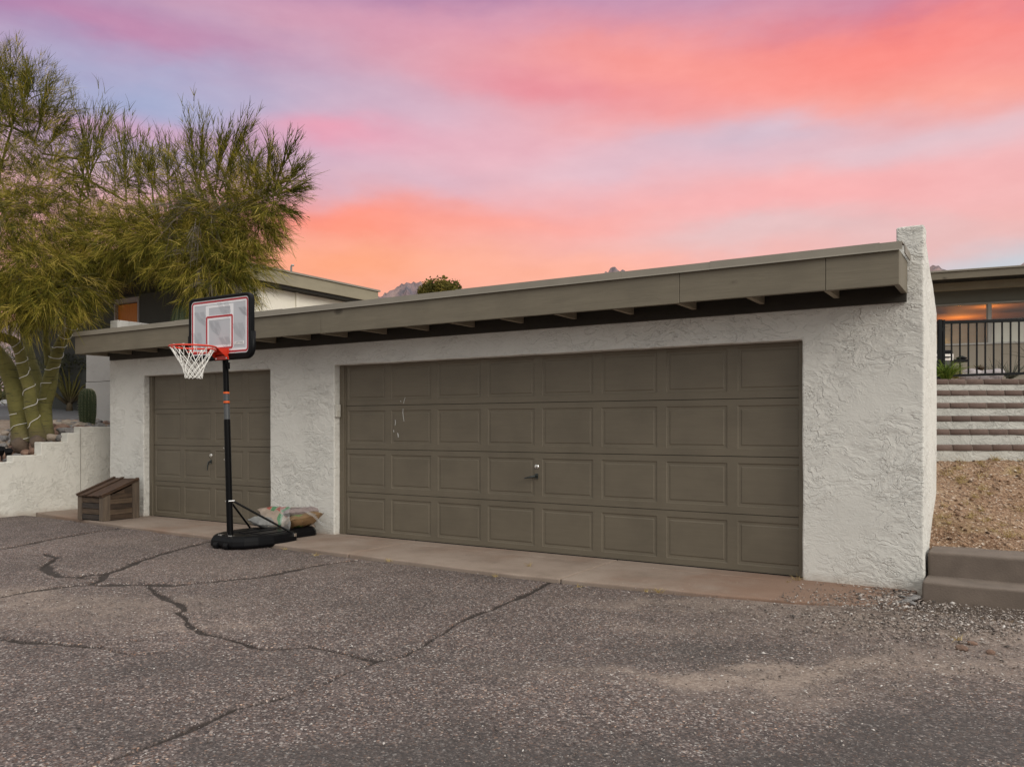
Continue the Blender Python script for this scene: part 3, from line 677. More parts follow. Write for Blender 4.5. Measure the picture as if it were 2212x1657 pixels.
# padded lower edge that climbs the two lower corners
pd = []
hw = BW / 2 + .004
for sgn in (-1, 1):
    pass
arc = [(BX - hw, BZ0 + .26), (BX - hw, BZ0 + .08)] + [(BX - hw + .085 - .085 * math.cos(R(a)), BZ0 + .08 - .085 * math.sin(R(a))) for a in (20, 40, 60, 80, 90)]
arc = arc + [(2 * BX - x, z) for x, z in reversed(arc)]
MB().tube([(x, BY + .018, z) for x, z in arc], .030, 12).build('edge_pad', M['black_plastic'], board, smooth=True)
def flat_ring(name, w_, h_, cz, th, r_, m, dy): MB().add(*ring(rrect(BX, cz, w_, h_, r_), rrect(BX, cz, w_ - 2 * th, h_ - 2 * th, max(r_ - th, .004)), BY - dy, BY - .0005)).build(name, m, board)
flat_ring('white_border', BW - .073, bh - .073, bz, .052, .048, M['white_print'], .002)
flat_ring('red_border', BW - .094, bh - .094, bz, .019, .040, M['red_print'], .004)
sqz = BZ0 + .085 + .19
flat_ring('white_square', .46, .385, sqz, .052, .028, M['white_print'], .0028)
flat_ring('red_square', .448, .373, sqz, .021, .022, M['red_print'], .0052)
for sgn in (-1, 1): MB().box((BX + sgn * .205 - .026, BY - .0022, BZ0 + .10), (BX + sgn * .205 + .026, BY - .0006, BZ1 - .10)).build('white_bar', M['white_print'], board)
MB().box((BX - .22, BY - .0018, BZ1 - .125), (BX + .22, BY - .0004, BZ1 - .098)).build('white_bar', M['white_print'], board)
# printed slanted chevron marks
def emblem(cx, cz, s_, flip):
    mb = MB()
    for k in range(4):
        w_ = (.085 - .02 * k) * s_; dz = -.016 * k * s_
        pts = [(-w_, .085), (-w_ * .9, -.02 + .02 * k), (0, -.09 + .022 * k), (w_ * .9, -.02 + .02 * k), (w_, .085)]
        for (a, b), (c, d_) in zip(pts[:-1], pts[1:]):
            a0, c0 = a + b * flip, c + d_ * flip
            nx, nz = -(d_ - b), (c0 - a0); L_ = math.hypot(nx, nz); nx, nz = nx / L_ * .0017, nz / L_ * .0017
            mb.add([(cx + a0 - nx, BY - .0032, cz + b * s_ - nz), (cx + a0 + nx, BY - .0032, cz + b * s_ + nz), (cx + c0 + nx, BY - .0032, cz + d_ * s_ + nz), (cx + c0 - nx, BY - .0032, cz + d_ * s_ - nz)], [(0, 1, 2, 3)])
    mb.build('printed_emblem', M['hatch'], board)
for cx, cz, s_, fl_ in ((-.37, 2.32, .9, -.4), (-.30, 2.55, .9, -.6), (.10, 2.62, 1.0, -.55), (-.06, 2.43, .9, -.5), (.33, 2.38, 1.0, -.5), (.12, 2.25, .9, -.6), (-.28, 2.20, .8, -.5), (.41, 2.58, .6, -.5)): emblem(BX + cx, cz, s_, fl_)
MB().box((BX + .25, BY - .0035, BZ0 + .125), (BX + .40, BY - .0008, BZ0 + .158)).build('name_plate', M['white_plate'], board)
tc = bpy.data.curves.new('lettering', 'FONT'); tc.body = 'LIFETIME'; tc.size = .034; tc.align_x = 'CENTER'; tc.align_y = 'CENTER'; tc.extrude = .0004
to = bpy.data.objects.new('lettering', tc); me = bpy.data.meshes.new_from_object(to); bpy.data.objects.remove(to)
me.transform(Matrix.Translation((BX + .325, BY - .0045, BZ0 + .1415)) @ Matrix.Rotation(R(90), 4, 'X')); link_mesh('lettering', me, M['hatch'], board)
# arms from pole to board
for dx in (-.09, .09):
    MB().box((HX + dx - .012, BY + .05, 2.18), (HX + dx + .012, HY + .06, 2.215)).build('support_arm', M['black_paint'], hoop)
    MB().box((HX + dx - .012, BY + .05, 2.58), (HX + dx + .012, HY + .06, 2.615)).build('support_arm', M['black_paint'], hoop)
# rim
RC = Vector((BX + .055, BY - .38, 2.185)); RR = .232
rim = MB().tube([RC + Vector((RR * math.cos(2 * math.pi * k / 40), RR * math.sin(2 * math.pi * k / 40), 0)) for k in range(40)], .0105, 10, closed=True).build('rim', M['red'], hoop, smooth=True)
br = MB().prism([(BY - .004, 2.20), (BY - .004, 2.075), (BY - .016, 2.075), (BY - .016, 2.19)], 0, RC.x - .11, RC.x + .11)
br.prism([(BY - .015, 2.19), (BY - .015, 2.085), (BY - .13, 2.165), (BY - .15, 2.19)], 0, RC.x - .104, RC.x - .098)
br.prism([(BY - .015, 2.19), (BY - .015, 2.085), (BY - .13, 2.165), (BY - .15, 2.19)], 0, RC.x + .098, RC.x + .104)
br.prism([(BY - .015, 2.196), (BY - .015, 2.19), (BY - .155, 2.18), (BY - .155, 2.186)], 0, RC.x - .105, RC.x + .105)
br.build('rim_bracket', M['red'], hoop, bevel=0.002)
MB().tube([RC + Vector((RR * math.cos(R(a)), RR * math.sin(R(a)), -.028 - .012 * math.sin(R(a - 20)))) for a in range(20, 161, 10)], .007, 8).build('rim_brace', M['red'], rim, smooth=True)
for dx in (-.085, .085): MB().tube([(RC.x + dx, BY - .006, 2.09), (RC.x + dx, BY - .022, 2.09)], .009, 10).build('bolt', M['chrome'], hoop)
# net: twelve loops crossing into diamonds
rows = [(0.0, RR - .006), (.125, .150), (.18, .122), (.222, .104), (.26, .092), (.293, .086), (.32, .084)]
net = MB()
for i in range(12):
    for s_ in (-1, 1):
        pts = []
        for k, (dz, rr) in enumerate(rows):
            a = 2 * math.pi * (i + s_ * .5 * k * (1.0 if k < 2 else 1.0)) / 12
            wob = .006 * math.sin(i * 2.3 + k * 1.7)
            pts.append(RC + Vector(((rr + wob) * math.cos(a) + .015 * dz / .32, (rr + wob) * math.sin(a), -dz - .012 + wob * .6)))
        net.tube(pts, .0036, 6)
    a = 2 * math.pi * i / 12
    net.tube([RC + Vector(((RR - .003) * math.cos(a + da), (RR - .003) * math.sin(a + da), dz)) for da, dz in ((-.05, -.018), (-.03, .012), (.03, .012), (.05, -.018))], .0036, 6)
net.build('net', M['net'], hoop)

# ================================================================= bags lying on the back of the base
def bag(name, c, dims, rz, tiltx, tilty, m, seed, label, sag=.3, wr=.02, group=None):
    nx, ny = 34, 22; V = []; F = []
    Mx = Matrix.Translation(c) @ Matrix.Rotation(R(rz), 4, 'Z') @ Matrix.Rotation(R(tiltx), 4, 'X') @ Matrix.Rotation(R(tilty), 4, 'Y')
    for s_ in (1, -1):
        for j in range(ny + 1):
            for i in range(nx + 1):
                u, v = 2 * i / nx - 1, 2 * j / ny - 1
                e = max(0, (1 - abs(u) ** 3.2)) ** .55 * max(0, (1 - abs(v) ** 3.2)) ** .55
                px = u * dims[0] / 2 * (1 - .06 * (1 - v * v)); py = v * dims[1] / 2 * (1 - .10 * (1 - u * u))
                p = Vector((px, py, s_ * e * dims[2] / 2))
                p += noise.noise_vector(Vector((px * 9, py * 9, s_ * 2 + seed))) * wr * (.35 + e) + noise.noise_vector(Vector((px * 24, py * 24, s_ * 3 + seed))) * wr * .4
                if s_ < 0: p.z *= .8
                V.append(Mx @ p)
        o = 0 if s_ == 1 else (nx + 1) * (ny + 1)
        for j in range(ny):
            for i in range(nx):
                a = o + j * (nx + 1) + i; q = (a, a + 1, a + nx + 2, a + nx + 1); F.append(q if s_ == 1 else q[::-1])
    me = bpy.data.meshes.new(name); me.from_pydata([tuple(v) for v in V], [], F)
    bm = bmesh.new(); bm.from_mesh(me)
    for v in bm.verts:
        if v.co.z < -.018: v.co.z = -.018
    bmesh.ops.recalc_face_normals(bm, faces=bm.faces); bm.to_mesh(me); bm.free()
    o = link_mesh(name, me, m, None, True, loc=c); return tag(o, label, 'bag', group)
def bag_mat(name, c, patches, sheen=.45):
    t = mat(name); n_ = t.noise(t.co, 7, 4, .6); k = t.m('ADD', t.m('MULTIPLY', n_, .6), .7)
    c4 = t.mix(1.0, tuple(c) + (1,), t.node('ShaderNodeCombineColor', {0: k, 1: k, 2: k}), 'MULTIPLY')
    sp = t.n.new('ShaderNodeSeparateXYZ'); t.l.new(t.co, sp.inputs[0])
    for (x0, x1, y0, y1, sk, pc) in patches:      # slanted printed blocks
        xx = t.m('ADD', sp.outputs[0], t.m('MULTIPLY', sp.outputs[1], sk))
        f = t.m('MULTIPLY', t.m('MULTIPLY', t.m('GREATER_THAN', xx, x0), t.m('LESS_THAN', xx, x1)), t.m('MULTIPLY', t.m('GREATER_THAN', sp.outputs[1], y0), t.m('LESS_THAN', sp.outputs[1], y1)))
        c4 = t.mix(t.m('MULTIPLY', f, .9), c4, tuple(pc) + (1,))
    return fin(t, c4, sheen, t.noise(t.co, 26, 4, .6), .01, .5)
G_ = (.05, .20, .09); R_ = (.30, .06, .045); W_ = (.36, .33, .29)
tan = bag_mat('printed_tan_bag', (.30, .235, .19), [(-.26, -.20, -.16, .12, .5, R_), (-.19, -.13, -.16, .12, .5, G_), (-.115, -.05, -.12, .14, .5, R_), (-.035, .03, -.10, .10, .5, G_), (.04, .075, -.12, .12, .4, R_), (.09, .10, -.12, .12, .4, W_), (-.04, .02, -.22, -.13, .5, G_)])
brown = bag_mat('brown_soil_bag', (.19, .115, .055), [(-.10, .06, -.14, -.02, .3, (.12, .20, .05)), (.10, .17, -.16, -.10, .3, (.45, .52, .42))])
greyb = bag_mat('grey_sack', (.20, .20, .195), [(.16, .20, -.2, .2, .2, (.12, .33, .27))], .6)
mauve = bag_mat('faded_mauve_bag', (.24, .19, .185), [(-.05, .0, -.2, .2, .2, (.16, .12, .12))], .55)
film = mat('clear_film'); film.put(film.bsdf.inputs['Base Color'], (.62, .63, .64, 1)); film.bsdf.inputs['Roughness'].default_value = .35
film.bsdf.inputs['Alpha'].default_value = .26
bag('sack', (-7.79, 6.84, .165), (.42, .34, .15), 75, 6, 6, greyb, 1.3, 'pale grey woven sack slumped on the front of the bag pile', group='bags on the hoop base')
bag('soil_bag', (-7.72, 7.06, .205), (.64, .42, .20), 62, 24, 5, tan, 4.1, 'tan plastic bag printed with red and green blocks on the hoop base', group='bags on the hoop base')
bag('soil_bag', (-7.47, 7.06, .175), (.50, .34, .17), 82, -26, -6, brown, 7.7, 'brown soil bag with green print at the back end of the hoop base', group='bags on the hoop base')
bag('soil_bag', (-7.62, 7.20, .265), (.56, .26, .14), 80, -10, 0, mauve, 9.2, 'faded mauve bag lying topmost at the rear of the bag pile', group='bags on the hoop base')
# torn clear plastic between the bags
V = []; F = []
for i in range(9):
    for j in range(13):
        u, v = i / 8, j / 12
        p = Vector((-7.44, 6.86, .40)) + Vector((-.10 + .16 * u + .05 * v, -.06 + .22 * v * .4, -.02)) + Vector((.03, -.16, -.30)) * (v ** 1.1)
        p += noise.noise_vector(p * 14) * .028 + Vector((0, 0, .035 * math.sin(u * 7 + v * 3)))
        V.append(p)
for i in range(8):
    for j in range(12): a = i * 13 + j; F.append((a, a + 1, a + 14, a + 13))
me = bpy.data.meshes.new('plastic_wrap'); me.from_pydata([tuple(v) for v in V], [], F)
tag(link_mesh('plastic_wrap', me, film.mat, None, True, loc=(-7.44, 6.86, .2)), 'torn strip of clear plastic wrap over the bag pile', 'plastic wrap')
V = []; F = []
for i in range(8):
    for j in range(8):
        u, v = i / 7, j / 7
        p = Vector((-7.36 + .22 * u, 7.02 + .14 * v + .06 * u, .32 - .17 * u - .05 * v * v)); p += noise.noise_vector(p * 13) * .03; V.append(p)
for i in range(7):
    for j in range(7): a = i * 8 + j; F.append((a, a + 1, a + 9, a + 8))
me = bpy.data.meshes.new('plastic_wrap'); me.from_pydata([tuple(v) for v in V], [], F)
tag(link_mesh('plastic_wrap', me, film.mat, None, True, loc=(-7.36, 7.05, .2)), 'loose clear plastic flap sticking out towards the pillar', 'plastic wrap')

# ================================================================= wooden box by the left pillar
BO = Vector((-10.93, 6.62, .004)); Bm = Matrix.Translation(BO) @ Matrix.Rotation(R(3), 4, 'Z')
wbox = empty('wooden_box', BO, 'weathered wooden box with a sloping plank lid against the left pillar', 'wooden box')
M['wood'] = woodgrain('weathered_wood', (0.0444, 0.0281, 0.0178), (0.1110, 0.0725, 0.0459), .85, 0, .5, (.035, .02, .012), 1.2, .006)
M['wood_y'] = woodgrain('weathered_wood_side', (0.0333, 0.0207, 0.0133), (0.0888, 0.0548, 0.0326), .85, 1, .5, (.035, .02, .012), 1.2, .006)
M['wood_y2'] = woodgrain('weathered_wood_pale', (0.0629, 0.0407, 0.0252), (0.1480, 0.0999, 0.0629), .85, 1, .5, (.035, .02, .012), 1.2, .006); M['wood_y3'] = woodgrain('weathered_wood_dark', (0.0222, 0.0141, 0.0096), (0.0629, 0.0385, 0.0237), .85, 1, .5, (.02, .012, .008), 1.2, .006)
M['wood_post'] = woodgrain('weathered_post', (0.0814, 0.0592, 0.0429), (0.1591, 0.1184, 0.0851), .85, 2, .4, (.05, .03, .02), 1.2, .005)
M['wood_lid'] = woodgrain('reddish_lid_wood', (0.0370, 0.0192, 0.0104), (0.0925, 0.0474, 0.0244), .7, 1, .4, (.04, .02, .01), 1.0, .006)
M['wood_dark'] = woodgrain('dark_plank_wood', (0.0207, 0.0163, 0.0148), (0.0555, 0.0407, 0.0326), .85, 0, .3, (.02, .012, .01), 1.2, .006)
bw, bd, h0, h1 = .58, .58, .335, .545
def hz(y): return h0 + (h1 - h0) * y / bd
for (a, b) in ((-bw, 0.0), (-bw + .08, .0)): pass
for x0 in (-bw, -.085):
    MB().prism([(0, 0), (.028, 0), (.028, hz(.028)), (0, hz(0))], 0, x0, x0 + .085, Bm).build('post', M['wood_post'], wbox, bevel=0.004)
MB().prism([(.029, 0), (.115, 0), (.115, hz(.115)), (.029, hz(.029))], 0, -.026, 0.0, Bm).build('post', M['wood_post'], wbox, bevel=0.004)
MB().prism([(bd - .11, 0), (bd, 0), (bd, hz(bd)), (bd - .11, hz(bd - .11))], 0, -.026, 0.004, Bm).build('post', M['wood_post'], wbox, bevel=0.004)
MB().prism([(bd - .09, 0), (bd, 0), (bd, hz(bd)), (bd - .09, hz(bd - .09))], 0, -bw, -bw + .026, Bm).build('post', M['wood_post'], wbox, bevel=0.004)
fp = MB()
for k in range(4): fp.cur = k % 2; fp.box((-bw + .03, .012 + .004 * (k % 2), .012 + k * .08), (-.03, .034, .012 + k * .08 + .073), Bm)
fp.build('front_panel', None, wbox, bevel=0.004, mats=[M['wood_dark'], M['wood']])
for x in (-.022, -bw + .008):
    sp_ = MB(); sp_.prism([(.035, .008), (bd - .025, .008), (bd - .025, hz(bd) - .03), (.035, hz(.035) - .022)], 0, x + .003, x + .006, Bm)
    for k in range(7):
        za, zb = .010 + k * .075, .010 + k * .075 + .067; y0 = .04; sp_.cur = (0, 1, 2, 1, 0, 2, 1)[k]
        if zb > hz(.04) - .01: y0 = max(.04, (zb - h0 + .01) / (h1 - h0) * bd)
        if y0 < bd - .08: sp_.prism([(y0 if zb < hz(.04) else min(y0, bd - .08), za), (bd - .02, za), (bd - .02, min(zb, hz(bd - .02) - .01)), (y0, min(zb, hz(bd - .02) - .01))], 0, x - .002 * (k % 2), x + .012, Bm)
    sp_.build('side_panel', None, wbox, bevel=0.003, mats=[M['wood_y'], M['wood_y2'], M['wood_y3']])
MB().box((-bw + .01, bd - .022, .01), (-.01, bd - .002, h1 - .03), Bm).build('back_panel', M['wood'], wbox)
ang = math.atan2(h1 - h0, bd); Lm = Bm @ Matrix.Translation((0, -.014, h0 + .003)) @ Matrix.Rotation(ang, 4, 'X'); Ld = bd / math.cos(ang) + .022
lid = MB()
for k in range(5):
    a = -bw - .008 + k * (bw + .016) / 5; lid.box((a + .002, .0 + .006 * (k % 2), .0), (a + (bw + .016) / 5 - .002, Ld - .004 * (k % 3), .020 + .001 * k), Lm)
lid = lid.build('lid', M['wood_lid'], wbox, bevel=0.003)
for a, wd in ((-bw - .008, .055), (-bw * .70, .07), (-.058, .066)):
    MB().box((a, -.004, .027), (a + wd, Ld + .002, .040), Lm).build('batten', M['wood_lid'], lid, bevel=0.008)

# ================================================================= stepped retaining wall on the left
rw = MB(); Xr = lambda y: -13.05 - (y - 6.9) * .0
prof = [(WALL_STEPS[0][0], -.12)]
for a, b, z in WALL_STEPS: prof += [(a, z), (b, z)]
prof += [(9.2, -.12)]
bm = bmesh.new(); ys = sorted(set([p[0] for p in prof] + list(np.arange(3.5, 9.2, .07)) + [-9, -3, 0, 2]))
ys = [ys[0]] + [b for a, b in zip(ys[:-1], ys[1:]) if b - a > .012]
def topz(y):
    y -= .07
    for a, b, z in WALL_STEPS:
        if a <= y < b: return z
    return 1.34
bmv = {}; zl = sorted(set([round(z, 3) for _, _, z in WALL_STEPS] + [round(float(q), 3) for q in np.arange(-.12, .72, .07)]))
def gvr(i, k):
    if (i, k) not in bmv: bmv[(i, k)] = bm.verts.new((-13.0, ys[i], zl[k]))
    return bmv[(i, k)]
for i in range(len(ys) - 1):
    for k in range(len(zl) - 1):
        if zl[k + 1] <= topz((ys[i] + ys[i + 1]) / 2) + .02: bm.faces.new((gvr(i, k), gvr(i + 1, k), gvr(i + 1, k + 1), gvr(i, k + 1)))
ex = bmesh.ops.extrude_face_region(bm, geom=bm.faces[:])
for v in [e for e in ex['geom'] if isinstance(e, bmesh.types.BMVert)]: v.co.x = -13.20
for v in bm.verts: v.co += noise.noise_vector(v.co * 2.3) * .007 + noise.noise_vector(v.co * 9) * .003
bmesh.ops.recalc_face_normals(bm, faces=bm.faces); me = bpy.data.meshes.new('retaining_wall'); bm.to_mesh(me); bm.free()
o = link_mesh('retaining_wall', me, stucco('cream_white_stucco', (.65, .63, .575), 1.3, .8), None, bevel=.012, loc=(-13.0, 6.5, 0)); tag(o, 'low white stucco retaining wall with a stepped top, left of the garage', 'retaining wall')
MB().box((-12.9975, 7.485, -.02), (-12.9915, 7.493, 1.32)).build('control_joint', simple('joint_grey', (.30, .28, .25), .9), o)  # thin grey strip marking the control joint
# short grey wall behind the garage's left corner
gw = empty('garden_wall', (-13.5, 9.5, 1.2), 'plain grey wall panel behind the left corner of the garage', 'garden wall')
MB().box((-16.3, 9.5, 1.1), (-11.99, 9.7, 2.25)).build('wall', M['stucco_grey'], gw, bevel=.01)
MB().box((-16.29, 9.505, 2.258), (-11.99, 9.695, 3.3)).build('upper_panel', M['stucco_grey'], gw, bevel=.01)
# ================================================================= left house up the slope
lh = empty('house', (-17.6, 17, 1.7), 'house with cream side wall and flat taupe eave up behind the garage roof', 'house')
M['fascia_far'] = woodgrain('far_fascia_paint', (.245, .215, .150), (.270, .238, .168), .7, 1, 0, sc_=.5)
MB().box((-17.2, 13.62, 1.0), (-16.85, 17.9, 5.02)).build('side_wall', M['stucco_cream'], lh)
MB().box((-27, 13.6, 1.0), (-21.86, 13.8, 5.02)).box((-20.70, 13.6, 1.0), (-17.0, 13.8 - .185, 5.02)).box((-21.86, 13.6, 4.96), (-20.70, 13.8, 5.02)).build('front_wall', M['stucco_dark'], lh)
MB().box((-27, 17.7, 1.0), (-17.21, 17.9, 5.02)).build('back_wall', M['stucco_cream'], lh)
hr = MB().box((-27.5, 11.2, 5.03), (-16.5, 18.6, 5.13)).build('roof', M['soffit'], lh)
MB().box((-16.498, 11.15, 5.09), (-16.44, 18.66, 5.42)).build('fascia_board', M['fascia_far'], hr, bevel=.006)
MB().box((-27.5, 11.14, 5.09), (-16.50, 11.198, 5.42)).build('fascia_board', M['fascia_far'], hr, bevel=.006)
MB().box((-16.50, 11.1, 5.425), (-16.40, 18.72, 5.475)).build('flashing', M['flash'], hr)
MB().box((-27.5, 11.2, 5.14), (-16.51, 18.6, 5.43)).build('roof_deck', M['flash'], hr)
MB().box((-16.85 + .003, 15.72, 1.6), (-16.80, 15.80, 5.02)).build('downspout', M['stucco_cream'], lh)
wn = MB().box((-16.85 + .003, 17.02, 4.30), (-16.82, 17.6, 4.55)).build('window', simple('window_trim', (.20, .165, .11), .6), lh)
MB().box((-16.8195, 17.06, 4.34), (-16.812, 17.56, 4.52)).build('pane', simple('dark_glass', (.04, .045, .05), .08), wn)
dr = MB().box((-21.80, 13.66, 2.6), (-20.76, 13.72, 4.80)).build('front_door', woodgrain('glowing_amber_door', (.30, .092, .006), (.40, .125, .009), .5, 2), lh)
ab = dr.data.materials[0].node_tree.nodes['Principled BSDF']; ab.inputs['Emission Color'].default_value = (.62, .17, .008, 1); ab.inputs['Emission Strength'].default_value = .05  # weak emission put into the door to stand for the lit interior
MB().box((-21.86, 13.57, 1.4), (-21.80, 13.70, 4.955)).box((-20.76, 13.57, 1.4), (-20.70, 13.70, 4.955)).box((-21.799, 13.575, 4.83), (-20.761, 13.70, 4.955)).box((-21.799, 13.575, 1.4), (-20.761, 13.70, 2.6)).build('door_frame', simple('grey_trim', (.34, .31, .31), .6), lh)
vpp = at_t(629, 573, 22.4)
vp = empty('vent_pipe', (vpp.x, vpp.y, 5.43), 'thin metal vent pipe standing on the left house roof', 'vent pipe')
MB().tube([(vpp.x, vpp.y, 5.40), (vpp.x, vpp.y, 5.76), (vpp.x + .03, vpp.y, 5.80), (vpp.x + .09, vpp.y, 5.79)], .028, 10).build('pipe', simple('galvanised', (.42, .40, .38), .4, .1, 8, .6), vp, smooth=True)
# lower wing further back
lw = empty('house', (-17, 22, 2), 'low wing with a pale taupe fascia just past the left house', 'house')
MB().box((-20, 20.4, 1.5), (-15.6, 26, 4.95)).build('wall', M['stucco_cream'], lw)
MB().box((-20.4, 20.0, 4.96), (-15.1, 26.5, 5.25)).build('fascia_board', M['fascia_far'], lw, bevel=.01)

# ================================================================= cacti
M['cactus'] = mat('cactus_skin'); t = M['cactus']
c4 = t.mix(t.noise(t.co, 20, 3), (.034, .052, .024, 1), (.075, .098, .042, 1)); M['cactus'] = fin(t, c4, .7, t.noise(t.co, 60, 3), .004, .6)
M['spine'] = simple('cactus_spines', (.42, .37, .22), .7)
def cactus(c, h_, r_, label, ribs=16):
    o = empty('barrel_cactus', c, label, 'cactus')
    prof = [(r_ * .70, -.05), (r_ * .82, h_ * .05), (r_ * .97, h_ * .3), (r_, h_ * .6), (r_ * .96, h_ * .8), (r_ * .80, h_ * .92), (r_ * .5, h_ * .985), (r_ * .12, h_)]
    P_ = []
    for (a, b), (c_, d_) in zip(prof[:-1], prof[1:]):
        for k in range(4): P_.append((a + (c_ - a) * k / 4, b + (d_ - b) * k / 4))
    P_.append(prof[-1])
    MB().lathe(c, P_, ribs * 8, ribs, .17).build('stem', M['cactus'], o, smooth=True)
    s_ = MB()
    for k in range(ribs):
        a = 2 * math.pi * (k) / ribs
        for (rr, z) in P_[1:-1]:
            p = Vector(c) + Vector((rr * math.cos(a), rr * math.sin(a), z))
            for q in range(3):
                d_ = Vector((math.cos(a + random.uniform(-.9, .9)), math.sin(a + random.uniform(-.9, .9)), random.uniform(-.5, .5))) * .035
                n_ = Vector((-math.sin(a), math.cos(a), .3)) * .0022
                s_.add([p - n_, p + n_, p + d_], [(0, 1, 2)])
    s_.build('spines', M['spine'], o)
    return o
c0 = at_t(189, 916, 14.6); cactus((c0.x, c0.y, c0.z - .02), .66, .15, 'tall dark barrel cactus above the stepped wall beside the garage')
c1 = at_t(397, 700, 21.0); cactus((c1.x, c1.y, 2.2), c1.z + .27 + .27 - 2.2, .34, 'pleated green cactus in front of the dark house wall, seen over the garage roof', 14)

# ================================================================= river rocks, road edge boulders
def rock_mesh(seed, sub=3):
    bm = bmesh.new(); bmesh.ops.create_icosphere(bm, subdivisions=sub, radius=1.0)
    for v in bm.verts:
        d_ = v.co.normalized(); v.co = d_ * (1 + .30 * noise.noise(d_ * 1.3 + Vector((seed * 7.1, 0, 0))) + .10 * noise.noise(d_ * 3.1 + Vector((seed, 5, 0))))
    me = bpy.data.meshes.new('river_rock'); bm.to_mesh(me); bm.free()
    me.polygons.foreach_set('use_smooth', [True] * len(me.polygons)); return me
def rock_mat(name, a, b):
    t = mat(name); oi = t.node('ShaderNodeObjectInfo', out='Random')
    c4 = t.mix(t.sm(t.noise(t.co, 1.7, 5, .6), .3, .7), tuple(a) + (1,), tuple(b) + (1,)); k = t.m('ADD', t.m('MULTIPLY', oi, .5), .75)
    c4 = t.mix(1.0, c4, t.node('ShaderNodeCombineColor', {0: k, 1: k, 2: k}), 'MULTIPLY')
    return fin(t, c4, .85, t.noise(t.co, 6, 5, .6), .06, .5)
ROCKS = [('grey', rock_mat('grey_rock', (.17, .16, .16), (.27, .255, .245))), ('rust brown', rock_mat('rust_rock', (.19, .105, .072), (.27, .175, .13))), ('tan', rock_mat('tan_rock', (.30, .235, .18), (.40, .33, .27)))]
protos = {c_: [] for c_, _ in ROCKS}
for c_, m in ROCKS:
    for k in range(3):
        me = rock_mesh(len(protos[c_]) + hash(c_) % 7 * 0 + {'grey': 0, 'rust brown': 10, 'tan': 20}[c_]); me.materials.append(m); protos[c_].append(me)
def put_rock(p, s_, c_, label, group, name='river_rock', flat=.62):
    o = bpy.data.objects.new(name, random.choice(protos[c_])); COL.objects.link(o); o.location = p
    o.scale = (s_ * random.uniform(.85, 1.25), s_ * random.uniform(.75, 1.05), s_ * flat * random.uniform(.8, 1.15)); o.rotation_euler = (random.uniform(-.3, .3), random.uniform(-.3, .3), random.uniform(0, 6.3))
    return tag(o, label, 'rock', group)
cnt = 0; placed = []
while cnt < 330:
    x = random.uniform(-16.4, -13.26); y = random.uniform(5.2, 9.4)
    if x < -13.4 - (y - 4.9) * .75: continue
    s_ = random.uniform(.05, .15)
    if any((x - a) ** 2 + (y - b) ** 2 < (s_ * .72 + c_ * .72) ** 2 for a, b, c_ in placed): 
        if random.random() > .02: continue
    placed.append((x, y, s_)); cl = random.choices(['grey', 'rust brown', 'tan'], [5, 3, 2])[0]
    put_rock((x, y, float(bedz(np.array(x), np.array(y))) + s_ * .22), s_, cl, f'{cl} rounded river rock in the bed behind the stepped wall', f'{cl} river rocks in the tree bed'); cnt += 1
white = rock_mat('pale_rock', (.46, .45, .45), (.62, .60, .58)); protos['pale'] = []
for k in range(3): me = rock_mesh(40 + k); me.materials.append(white); protos['pale'].append(me)
for i, (u, v, wd) in enumerate(((152, 869, .34), (168, 864, .42), (186, 867, .30), (206, 868, .26), (224, 866, .3), (110, 872, .3), (14, 876, .4), (40, 880, .28))):
    p = at_t(u, v, 29 + (i % 3)); put_rock(p, wd, 'pale', 'pale boulder along the far side of the road behind the tree', 'pale boulders along the road', 'boulder', .55)
# far road seen between the trunks
rd = [at_t(u, v, t_) for u, v, t_ in ((-120, 905, 22), (330, 905, 22), (330, 872, 28.2), (-120, 878, 28.2))]
M['road'] = simple('road_asphalt', (.135, .135, .145), .9, .15, 2, 0, .004, 90)
o = MB().prism([(p.x, p.y) for p in rd], 2, 0, .1).build('road', M['road'])
vv = o.data.vertices
for i in range(8): vv[i].co.z = rd[i % 4].z + (-.10 if i < 4 else 0.0) + .07
tag(o, 'grey road passing behind the tree bed', 'road', kind='structure')

# ================================================================= the palo verde tree
TB = at_t(66, 950, 13.35); TBz = TB.z - .06
tree = empty('palo_verde_tree', (TB.x, TB.y, TBz), 'big palo verde tree with green trunks and shaggy olive foliage left of the garage', 'tree')
t = mat('palo_verde_bark'); p = t.scale(t.co, 3, 3, 14)
c4 = t.ramp(t.noise(t.co, 2.5, 5, .6), [(.25, (.085, .078, .020)), (.5, (.150, .135, .034)), (.75, (.215, .185, .060))])
c4 = t.mix(t.sm(t.noise(p, 2.0, 4, .6), .58, .70, 0, .75), c4, (.055, .045, .020, 1))
sp = t.n.new('ShaderNodeSeparateXYZ'); t.l.new(t.co, sp.inputs[0])
c4 = t.mix(t.m('MULTIPLY', t.sm(t.m('ADD', sp.outputs[2], t.m('MULTIPLY', t.noise(t.co, 6, 4), .3)), .52, .12), .85), c4, (.085, .060, .042, 1))
rg = t.noise(t.scale(t.co, 2.2, 2.2, 30), 1.0, 3, .6, .4); c4 = t.mix(t.sm(rg, .60, .66, 0, .7), c4, (.040, .034, .016, 1))
M['bark'] = fin(t, c4, .8, t.m('ADD', t.noise(p, 3, 4), t.noise(t.co, 12, 4)), .02, .6)
